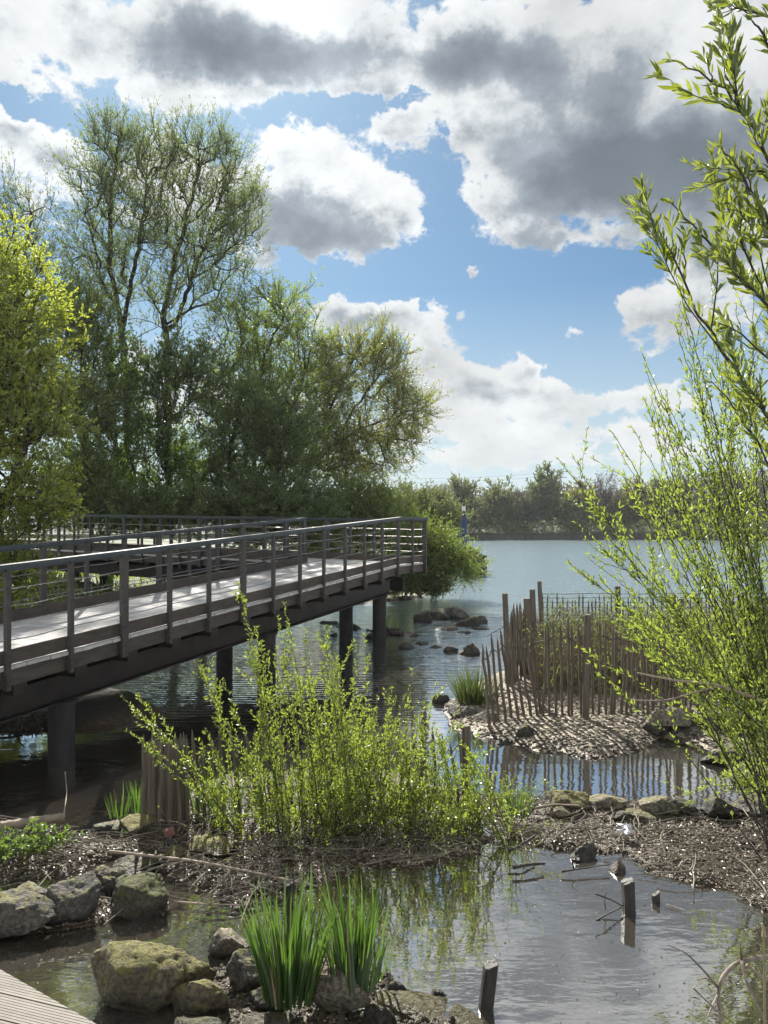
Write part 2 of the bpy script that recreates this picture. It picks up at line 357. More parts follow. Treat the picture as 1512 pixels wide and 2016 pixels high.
M['brick'] = solid_mat('old_brick', (.16, .07, .055), (.26, .13, .10), 30, .8, .5)
M['quay'] = solid_mat('quay_timber', (.02, .017, .014), (.07, .06, .05), 3, .85, .3)
M['litter'] = solid_mat('dead_leaves', (.045, .037, .028), (.33, .275, .21), 6, .36, .0, island=.8, rvar=.12)
M['reedstraw'] = solid_mat('dead_reed', (.13, .10, .06), (.30, .24, .15), 10, .7, 0, island=.6)
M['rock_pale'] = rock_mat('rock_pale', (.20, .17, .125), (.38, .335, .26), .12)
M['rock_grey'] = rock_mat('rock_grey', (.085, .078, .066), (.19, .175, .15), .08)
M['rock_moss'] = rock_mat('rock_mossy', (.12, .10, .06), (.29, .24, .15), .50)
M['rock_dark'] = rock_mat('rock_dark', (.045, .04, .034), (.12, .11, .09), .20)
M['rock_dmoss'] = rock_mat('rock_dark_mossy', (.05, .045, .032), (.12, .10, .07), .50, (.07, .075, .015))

# ------------------------------------------------------------------ terrain
def poly_px(pts): return np.array([G(x, y)[:2] for x, y in pts])
MUD = poly_px([(-500,1660),(0,1612),(130,1640),(200,1640),(270,1600),(300,1545),(420,1520),(700,1515),(930,1540),(1040,1556),(1150,1572),(1300,1580),(1512,1585),(2300,1610),
               (2300,1900),(1700,1845),(1512,1812),(1420,1768),(1280,1752),(1180,1702),(1060,1686),(965,1700),(925,1722),(760,1740),(560,1765),(350,1775),(200,1712),(100,1730),(0,1745),(-500,1790)])
SAND = np.vstack([poly_px([(868,1400),(905,1432),(985,1462),(1060,1478),(1180,1492),(1262,1470),(1300,1450),(1420,1490),(1512,1512),(2100,1545)]), [(13, 14.8), (2.9, 14.8), (1.75, 12.0), (1.15, 11.0)]])
FRONT = poly_px([(330,2040),(400,1960),(420,1905),(480,1880),(600,1888),(740,1900),(830,1945),(890,1985),(960,2040),(1000,2600),(100,2600)])
LROCK = poly_px([(-600,1790),(0,1765),(200,1765),(330,1775),(335,1800),(200,1822),(60,1848),(-600,1880)])
BANK = np.array([(-60, 8.6), (-9, 8.7), (-4.5, 8.75), (-3.7, 9.0), (-3.1, 9.9), (-3.8, 11.4), (-5.2, 13), (-4.6, 16), (-3.6, 19.5), (-1.4, 22.5), (1.2, 25), (2.6, 28), (3.2, 33), (4.0, 44), (5.0, 60), (6.2, 80), (4, 95), (-90, 100)])
ISLE = poly_px([(985,1262),(880,1262),(770,1255),(640,1235),(640,1222),(760,1240),(860,1250),(940,1262)])
def sdist(X, Y, poly):
    """signed distance, positive inside"""
    d = np.full(X.shape, 1e9); ins = np.zeros(X.shape, bool); n = len(poly)
    for i in range(n):
        ax, ay = poly[i]; bx, by = poly[(i + 1) % n]; ex, ey = bx - ax, by - ay
        t = np.clip(((X - ax) * ex + (Y - ay) * ey) / (ex * ex + ey * ey), 0, 1)
        d = np.minimum(d, np.hypot(X - ax - t * ex, Y - ay - t * ey))
        c = ((ay > Y) != (by > Y)) & (X < (bx - ax) * (Y - ay) / (by - ay + 1e-12) + ax); ins ^= c
    return np.where(ins, d, -d)
def sm(a, b, x): t = np.clip((x - a) / (b - a), 0, 1); return t * t * (3 - 2 * t)
def height(X, Y):
    X = np.asarray(X, float); Y = np.asarray(Y, float)
    n = fbm(X * 1.1, Y * 1.1, 4); nf = fbm(X * 6, Y * 6, 3)
    base = -.085 + n * .09 - sm(10.5, 17, Y) * .8 - sm(20, 40, Y) * 1.2
    base = np.where(X < -2.0, base - .15 * sm(7, 9, Y), base)
    z = base
    def lay(z, poly, w, top, wob=.25):
        s = sdist(X, Y, poly) + n * wob
        return np.where(s > -w, z * (1 - sm(-w, w, s)) + (top) * sm(-w, w, s), z)
    z = lay(z, MUD, .30, .032 + n * .11 + nf * .055, .55)
    z = lay(z, SAND, .35, .08 + n * .06 + nf * .025 + .10 * sm(8.8, 11, Y), .4)
    z = lay(z, FRONT, .14, .008 + n * .08 + nf * .06, .12)
    z = lay(z, LROCK, .12, .02 + n * .06, .1)
    z = lay(z, ISLE, .5, .035 + n * .2 + nf * .1, .6)
    sb = sdist(X, Y, BANK) + n * 1.0
    z = np.where(sb > -.4, z * (1 - sm(-.4, .4, sb)) + (.06 + n * .2 + nf * .05 + .8 * sm(.5, 7, sb)) * sm(-.4, .4, sb), z)
    far = sm(126.2, 126.8, Y); z = z * (1 - far) + (1.0 + sm(128, 170, Y) * 1.5 + 16 * sm(170, 420, Y) * sm(-40, 160, X)) * far
    return z
def nonuni(segs):
    out = []
    for a, b, st in segs: out += list(np.arange(a, b, st))
    return np.array(out + [segs[-1][1]])
gx = nonuni([(-500, -200, 100), (-200, -60, 14), (-60, -16, 3), (-16, -7, .5), (-7, -3.2, .12), (-3.2, 4.2, .05), (4.2, 7, .12), (7, 16, .5), (16, 60, 3), (60, 200, 14), (200, 500, 100)])
gy = nonuni([(-60, -6, 9), (-6, 2.4, .7), (2.4, 11, .05), (11, 16, .12), (16, 45, .5), (45, 126, 4.5), (126, 127, .25), (127, 200, 8), (200, 620, 60)])
GX, GY = np.meshgrid(gx, gy); GZ = height(GX, GY)
nx, ny = len(gx), len(gy)
idx = (np.arange(ny - 1)[:, None] * nx + np.arange(nx - 1)[None]).reshape(-1)
g = MB(); g.add(np.stack([GX, GY, GZ], -1).reshape(-1, 3), np.stack([idx, idx + 1, idx + 1 + nx, idx + nx], 1))
mg, t, o = material('ground'); p = t.new('ShaderNodeBsdfPrincipled'); t.l.new(p.outputs[0], o.inputs[0])
ge = t.new('ShaderNodeNewGeometry'); pos = ge.outputs['Position']; px_, py_, pz_ = t.sep(pos)[:3]
n1 = t.noise(pos, 1.7, 5, .6); n2 = t.noise(pos, 30, 8, .7); vo = t.new('ShaderNodeTexVoronoi'); t.set(vo, 'Vector', pos); vo.inputs['Scale'].default_value = 26
mud = t.mix(t.map(n2, .35, .65), (.05, .036, .024), (.17, .13, .09))
pebc = t.mix(t.sep(vo.outputs['Color'])[0], (.22, .18, .13), (.50, .44, .35)); pebc = t.mix(t.map(n2, .4, .55), (.12, .095, .07), pebc)
grass = t.mix(t.map(n2, .35, .65), (.03, .04, .012), (.08, .10, .03))
sandm = t.math('MULTIPLY', t.map(py_, 7.9, 8.3), t.map(t.math('ADD', px_, t.math('MULTIPLY', n1, 1.0)), .8, 1.6))
c = t.mix(sandm, mud, pebc)
c = t.mix(t.map(n1, .5, .62, 0, .55), c, t.mix(.5, c, (.10, .08, .055)))
c = t.mix(t.math('MULTIPLY', t.map(py_, 13, 16), t.map(pz_, .1, .35)), c, grass)
wet = t.map(pz_, .0, .06, 1, 0)
c = t.mix(wet, c, t.mix(1.0, c, (.6, .52, .42), 'MULTIPLY'))
silt = t.mix(n2, (.12, .10, .062), (.24, .20, .13))
c = t.mix(t.map(pz_, -.20, -.04, 1, 0), c, silt)
c = t.mix(t.map(pz_, -1.2, -.25, 1, 0), c, (.11, .11, .07))
t.set(p, 'Base Color', c); t.set(p, 'Roughness', t.map(t.math('ADD', wet, t.math('MULTIPLY', n2, .5)), .2, 1.2, .85, .28))
t.set(p, 'Normal', bump(t, t.math('ADD', n2, t.math('MULTIPLY', vo.outputs['Distance'], .8)), .8, .02))
tag(g.build('ground', mg, smooth=True), kind='structure')

# water: one sheet, calm in the pools, rippled out on the river
wm = MB(); xs = (-400, 400); ys = (-30, 126.5)
wm.add([(xs[0], ys[0], 0), (xs[1], ys[0], 0), (xs[1], ys[1], 0), (xs[0], ys[1], 0)], [(0, 1, 2, 3)])
mw, t, o = material('water')
ge = t.new('ShaderNodeNewGeometry'); pos = ge.outputs['Position']; px_, py_, pz_ = t.sep(pos)[:3]
river = t.map(py_, 9.5, 24)
w1 = t.noise(t.vmath('MULTIPLY', pos, (.55, 1.3, 1)), 2.6, 4, .55, .3); w2 = t.noise(t.vmath('MULTIPLY', pos, (.6, 1.5, 1)), 9, 3, .5, .2)
w3 = t.noise(t.vmath('MULTIPLY', pos, (.35, 1.0, 1)), 1.1, 3, .5)
w4 = t.noise(pos, 60, 2, .5)
wv = t.new('ShaderNodeTexWave'); wv.wave_type = 'BANDS'; wv.bands_direction = 'Y'; t.set(wv, 'Vector', pos); wv.inputs['Scale'].default_value = 2.4
wv.inputs['Distortion'].default_value = 5; wv.inputs['Detail'].default_value = 1; wv.inputs['Detail Scale'].default_value = .5
hp = t.math('ADD', t.math('MULTIPLY', w1, .0042), t.math('ADD', t.math('MULTIPLY', w2, .0011), t.math('MULTIPLY', w4, .00003)))
mid = t.math('MULTIPLY', t.map(py_, 9, 13), t.map(py_, 16, 26, 1, 0))
hr = t.math('ADD', t.math('MULTIPLY', w1, .060), t.math('ADD', t.math('MULTIPLY', w2, .022), t.math('MULTIPLY', w3, .06)))
hh = t.math('ADD', t.math('MULTIPLY', hp, t.map(river, 0, 1, 1, 0)), t.math('MULTIPLY', hr, river))
hh = t.math('ADD', hh, t.math('MULTIPLY', t.math('MULTIPLY', wv.outputs['Fac'], mid), .006))
bn = t.new('ShaderNodeBump'); bn.inputs['Strength'].default_value = 1; bn.inputs['Distance'].default_value = 1.0; t.set(bn, 'Height', hh)
fr = t.new('ShaderNodeFresnel'); fr.inputs[0].default_value = 1.42; t.set(fr, 'Normal', bn.outputs[0])
gl = t.new('ShaderNodeBsdfGlossy'); t.set(gl, 'Normal', bn.outputs[0]); t.set(gl, 'Roughness', t.map(river, 0, 1, .012, .12)); t.set(gl, 0, t.mix(river, (.97, .98, 1.0), (.93, 1.0, 1.0)))
tr = t.new('ShaderNodeBsdfTransparent'); tr.inputs[0].default_value = (.80, .80, .70, 1)
df = t.new('ShaderNodeBsdfDiffuse'); t.set(df, 0, t.mix(river, (.19, .165, .125), (.16, .215, .245)))      # suspended silt; the river's pale blue also paints in reflected sky
bs = t.new('ShaderNodeMixShader'); t.set(bs, 0, t.map(river, 0, 1, .20, .92)); t.l.new(tr.outputs[0], bs.inputs[1]); t.l.new(df.outputs[0], bs.inputs[2])
ms = t.new('ShaderNodeMixShader'); t.set(ms, 0, t.math('MULTIPLY', t.math('MULTIPLY_ADD', fr.outputs[0], 2.1, .30, clamp=True), t.map(river, 0, 1, 1.0, .62))); t.l.new(bs.outputs[0], ms.inputs[1]); t.l.new(gl.outputs[0], ms.inputs[2])
t.l.new(ms.outputs[0], o.inputs[0])
tag(wm.build('water', mw), kind='structure')

# ------------------------------------------------------------------ footbridge
U = np.array([.434, .901]); N_ = np.array([-.901, .434]); B0 = np.array([-3.45, 8.08])
V_ = np.array([-.86, .51]); V_ /= np.linalg.norm(V_); W_ = np.array([-V_[1], V_[0]]) * -1   # W_ points away from the camera
TC = 8.59; TE = 10.0; WD = 2.2
def zf(tt): return 1.14 + .060 * min(tt, TC)
def fp(tt, off, dz=0): q = B0 + U * tt + N_ * off; return np.array((q[0], q[1], zf(tt) + dz))
IC = fp(TC, WD); OC = fp(TE, 0)
W2 = float(np.dot((OC - IC)[:2], W_))
def zb(s): return zf(TC) + .016 * s
def bp(s, off, dz=0): q = IC[:2] + V_ * s + W_ * off; return np.array((q[0], q[1], zb(s) + dz))
OCS = float(np.dot((OC - IC)[:2], V_))            # negative s of the outer corner
SB = 15.0; T0 = -5.5
br = thing('footbridge', 'long grey timber and steel footbridge on dark round pillars, turning back behind itself', 'footbridge', (B0[0], B0[1], 0))
rng = np.random.default_rng(3)
dk = MB(); pw = .142; tt = T0
def prism(mb, quad, z0, z1, thick=.035):
    q = [np.array((a[0], a[1], z)) for a, z in zip(quad, z0)]; lo = [v - np.array((0, 0, thick)) for v in q]
    mb.add(q + lo, [(0, 1, 2, 3), (7, 6, 5, 4), (0, 4, 5, 1), (1, 5, 6, 2), (2, 6, 7, 3), (3, 7, 4, 0)])
while tt < TC - .01:
    a, b = tt + .004, min(tt + pw - .004, TC - .003); e = rng.uniform(-.01, .01); dz = rng.uniform(-.0015, .0015)
    c = [fp(a, -.06 + e, dz), fp(b, -.06 + e, dz), fp(b, WD + .06, dz), fp(a, WD + .06, dz)]; prism(dk, c, [v[2] for v in c], None); tt += pw
# platform boards at the turn, cut to the corner
tt = TC
while tt < TE + 2.5:
    a, b = tt + .003, tt + pw - .003
    def far_off(x):   # offset at which the line of the far rail is met
        q = B0 + U * x; k = np.dot(OC[:2] - q, W_) / np.dot(N_, W_); return k
    la = max(0, -1e9); fa, fb_ = far_off(a), far_off(b)
    if a < TE: oa0, ob0 = -.06, -.06; oa1, ob1 = min(WD + .02, fa), min(WD + .02, fb_)
    if np.dot(N_, W_) > 0:   # far line limits the high offsets
        oa0 = ob0 = -.06; oa1 = min(WD + .02, fa); ob1 = min(WD + .02, fb_)
    else:
        oa0 = max(-.06, fa - .06); ob0 = max(-.06, fb_ - .06); oa1 = ob1 = WD + .02
    if oa1 - oa0 < .1: break
    c = [fp(a, oa0), fp(b, ob0), fp(b, ob1), fp(a, oa1)]; prism(dk, c, [v[2] for v in c], None); tt += pw
s = 0.02
while s < SB:
    c = [bp(s + .003, -.06), bp(s + .003, W2 + .06), bp(s + pw - .003, W2 + .06), bp(s + pw - .003, -.06)]
    prism(dk, c, [v[2] + .002 for v in c], None); s += pw
dk.build('deck', M['deck'], br)
rails = [  # start, end, z function already in the points, outward side vector, spacing, first heavy, heavy period
 (lambda t_, dz: fp(t_, -.075, dz), T0, TE, 'outer', .77, -N_),
 (lambda t_, dz: fp(t_, WD + .075, dz), T0, TC - .05, 'inner', .77, N_),
 (lambda t_, dz: bp(t_, -.075, dz), .05, SB, 'back_near', .68, -W_),
 (lambda t_, dz: bp(t_, W2 + .075, dz), OCS - .02, SB, 'back_far', .68, W_)]
for fn, a, b, nm, sp, outv in rails:
    brk = [a] + ([TC] if nm == 'outer' else []) + [b]
    hr_ = MB(); kb = MB(); fa_ = MB()
    ext = .04
    for i in range(len(brk) - 1):
        p0, p1 = fn(brk[i], 1.0), fn(brk[i + 1], 1.0)
        hr_.beam(p0 - (p1 - p0) / np.linalg.norm(p1 - p0) * ext, p1 + (p1 - p0) / np.linalg.norm(p1 - p0) * ext, .10, .042)
        hr_.beam(p0 + (0, 0, -.035), p1 + (0, 0, -.035), .02, .03)
        inn = np.array((-outv[0], -outv[1], 0)) * .075
        kb.beam(fn(brk[i], .085) + inn, fn(brk[i + 1], .085) + inn, .032, .15)
        fa_.beam(fn(brk[i], -.125) + inn * .9, fn(brk[i + 1], -.125) + inn * .9, .03, .16)
    hr_.build('handrail', M['rail'], br); kb.build('kick_board', M['kick'], br); fa_.build('fascia', M['kick'], br)
    along0 = (fn(b, 0) - fn(a, 0)); along0 /= np.linalg.norm(along0); ov = np.array((outv[0], outv[1], 0))
    if nm == 'outer': pos_ = [k * sp for k in range(-7, 14)]; pos_[-1] = TE - .02
    elif nm == 'inner': pos_ = [TC - .06 - k * sp for k in range(18)]
    else: pos_ = list(np.arange(a + (.02 if nm == 'back_far' else .5), b, sp))
    for k, q in enumerate(pos_):
        if q < a: continue
        heavy = (nm == 'outer' and k % 3 == 2 and q < 5) or (nm == 'inner' and k % 3 == 0) or (nm.startswith('back') and k % 4 == 0)
        c0 = fn(q, 0); wd = .048 if heavy else .025
        m_ = MB(); m_.box(c0 + (0, 0, .375), along0 * wd, ov * .025, np.array((0, 0, .605)))
        m_.box(c0 + (0, 0, -.16) - ov * .02, along0 * .035, ov * .022, np.array((0, 0, .05)))
        for zb2 in (-.17, -.09, .05, .12): m_.tube([c0 + (0, 0, zb2) + ov * .024, c0 + (0, 0, zb2) + ov * .036], .010, 6)
        m_.build('post', M['steel'] if nm.startswith('back') else M['kick2'] if 'kick2' in M else M['steel'], br)
    for z_ in (.27, .44, .61, .78):
        cb = MB(); pts = []
        qs = np.linspace(a, b, int((b - a) / .385) + 1)
        for j, q in enumerate(qs): pts.append(fn(q, z_ - (.006 + .010 * math.sin(q * 1.7 + z_ * 9)**2) * (j % 2)))
        cb.tube(pts, .0055, 5); cb.build('cable', M['cable'], br)
jo = [('f', q) for q in np.arange(T0 + .3, TC, .77)] + [('b', q) for q in np.arange(.4, SB, 1.2)]
for kind_, q in jo:
    m_ = MB()
    if kind_ == 'f': m_.beam(fp(q, -.02, -.26), fp(q, WD + .02, -.26), .16, .12)
    else: m_.beam(bp(q, -.02, -.26), bp(q, W2 + .02, -.26), .12, .12)
    m_.build('joist', M['girder'], br)
def ibeam(p0, p1, zt=-.32, h=.30):
    m_ = MB(); a = p0 + (0, 0, zt); b = p1 + (0, 0, zt)
    m_.beam(a, b, .18, .018); m_.beam(a + (0, 0, -h / 2), b + (0, 0, -h / 2), .02, h - .018); m_.beam(a + (0, 0, -h), b + (0, 0, -h), .18, .018)
    m_.build('girder', M['girder'], br)
for off in (.32, WD - .32): ibeam(fp(T0, off), fp(TC + .3 if off < 1 else TC - .2, off))
for off in (.3, W2 - .3): ibeam(bp(-.3, off), bp(SB, off))
ibeam(bp(OCS + .35, W2 - .3), bp(-.3, W2 - .3)); 
def pillar(x, y, ztop, r=.145, label=None):
    m_ = MB(); zs = np.array([-1.6, -.2, .0, .3, .8, 2.0]); zs = np.clip(zs, -1.6, ztop); zs = np.unique(np.append(zs[zs < ztop], ztop))
    m_.tube([(x, y, z) for z in zs], r, 24); m_.build('pillar', M['pillar'], br, smooth=False)
    c_ = MB(); c_.tube([(x, y, ztop - .03), (x, y, ztop + .005)], r + .03, 24); c_.build('pillar_cap', M['girder'], br)
for tt, off in ((.22, .32), (.22, WD - .32), (4.25, .32), (5.0, WD - .45), (8.35, .30), (8.2, 1.02), (-3.8, .32), (-3.8, WD - .32)):
    q = fp(tt, off); pillar(q[0], q[1], q[2] - .33 - .30)
for s_ in (4.5, 8.5, 12.5):
    for off in (.3, W2 - .3): q = bp(s_, off); pillar(q[0], q[1], q[2] - .63, .12)

# low boardwalk under the photographer's feet, bottom left corner
bw = thing('boardwalk', 'pale ribbed composite boardwalk corner at the bottom left of the photo', 'boardwalk', (-2.5, 3.0, 0))
zb_ = .42
c0 = G(0, 1908, zb_)[:2]; c1 = G(190, 2016, zb_)[:2]
ed = (c1 - c0) / np.linalg.norm(c1 - c0)            # the free edge, running down to the right
bd = G(0, 1922, zb_)[:2] - G(130, 1952, zb_)[:2]; bd = bd / np.linalg.norm(bd)   # the boards' direction
pitch = .142; per = np.array([-bd[1], bd[0]]); per = per if np.dot(per, ed) > 0 else -per; st = pitch / np.dot(ed, per)
m_ = MB()
for k in range(-6, 16):
    a = c0 + ed * (k * st + .010); b = c0 + ed * ((k + 1) * st - .010)
    nr = 9
    L_ = 5.0
    for r_ in range(nr):    # fine ribs along every board
        u0, u1 = r_ / nr, (r_ + .80) / nr
        a0 = a + (b - a) * u0; b0 = a + (b - a) * u1
        V4 = [a0, b0, b0 + bd * L_, a0 + bd * L_]; prism(m_, V4, [zb_] * 4, None, .006)
    V4 = [a, b, b + bd * L_, a + bd * L_]; prism(m_, V4, [zb_ - .003] * 4, None, .03)
m_.build('deck_board', M['composite'], bw)
m_ = MB(); m_.beam(np.append(c0 - ed * .9 + bd * .04, zb_ - .12), np.append(c0 + ed * 2.4 + bd * .04, zb_ - .12), .04, .16); m_.build('edge_beam', M['kick'], bw)
for k in (0.1, 1.6):
    m_ = MB(); q = c0 + ed * k + bd * .2; m_.box((q[0], q[1], zb_ / 2 - .2), (.05, 0, 0), (0, .05, 0), (0, 0, zb_ / 2 + .13)); m_.build('leg', M['wetwood'], bw)

# ------------------------------------------------------------------ rocks
def ico(sub):
    import bmesh
    bm = bmesh.new(); bmesh.ops.create_icosphere(bm, subdivisions=sub, radius=1)
    V = np.array([v.co[:] for v in bm.verts]); Fc = np.array([[v.index for v in f.verts] + [f.verts[-1].index] for f in bm.faces]); bm.free(); return V, Fc
ICO = {k: ico(k) for k in (3, 4, 5)}
def rock(label, px, base, wpx, hpx, mat, seed, depth=.8, sub=4, z0=0.0, tilt=0.0, group=None, flat=1.0, name='rock'):
    rg = np.random.default_rng(seed); c = G(px, base, z0); Y = c[1]
    wx = wpx / F * Y / 2; dy = wx * depth; hz_ = max(hpx / F * Y, .02); c[1] += dy * .75
    c[0] = (px - CX) / F * c[1]
    hz_ = max(H - (base - hpx - HY) / F * c[1] - z0, .03)
    wx *= c[1] / Y; z0g = float(height(c[0], c[1])); bot = max(min(z0g, z0) - .03, z0 - .10 - .45 * hz_)
    V, Fc = ICO[sub]; r = np.ones(len(V)) * 1.3
    for _ in range(17):
        n = rg.normal(size=3); n /= np.linalg.norm(n); d = V @ n; off = rg.uniform(.50, .92)
        r = np.minimum(r, np.where(d > .05, off / np.maximum(d, .05), 9))
    r = np.minimum(r, 1.15)
    W = V * r[:, None]
    f1 = np.array([mnoise.fractal(Vector(v) * 1.9 + Vector((seed, 0, 0)), .8, 2.1, 5) for v in V]); f2 = np.array([mnoise.ridged_multi_fractal(Vector(v) * 3.1 + Vector((0, seed, 0)), 1.0, 2.2, 4, 1, 2) for v in V]) if sub > 3 else 0
    W = W * (1 + .09 * f1 - .055 * (f2 if sub > 3 else 0))[:, None]
    W[:, 2] = np.sign(W[:, 2]) * np.abs(W[:, 2] / np.abs(W[:, 2]).max()) ** (flat if sub < 5 else .72)
    W[:, 0] *= wx * 2 / (W[:, 0].max() - W[:, 0].min()); W[:, 1] *= dy / np.abs(W[:, 1]).max()
    top = z0 + hz_
    W[:, 2] = W[:, 2] / W[:, 2].max()
    W[:, 2] = np.where(W[:, 2] > 0, W[:, 2], W[:, 2] * .6)
    hh_ = (top - bot) * .62; W[:, 2] = W[:, 2] * hh_
    W[:, :2] *= (1 - .34 * np.clip(-(W[:, 2] / hh_) + .15, 0, 1))[:, None]
    ca, sa = math.cos(tilt), math.sin(tilt); W[:, 0], W[:, 2] = W[:, 0] * ca - W[:, 2] * sa, W[:, 0] * sa + W[:, 2] * ca
    W[:, 2] += top - W[:, 2].max()
    W += np.array((c[0], c[1], 0)); loc = np.array((c[0], c[1], bot))
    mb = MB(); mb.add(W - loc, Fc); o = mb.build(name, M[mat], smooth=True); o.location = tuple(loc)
    if sub >= 4:
        try: o.data.set_sharp_from_angle(angle=R(42))
        except Exception: pass
    return tag(o, label, 'rock' if name == 'rock' else 'brick', group)
RB = 'boulders at the left edge of the pool'; RF = 'rocks round the iris clumps'; RW = 'stones in a row behind the leaf mud'; RS = 'stones on the pale gravel bank'
RI = 'dark rocks piled on the small islet'; RJ = 'low stones in the second line across the water'; RM = 'stones on the mud by the paling roll'
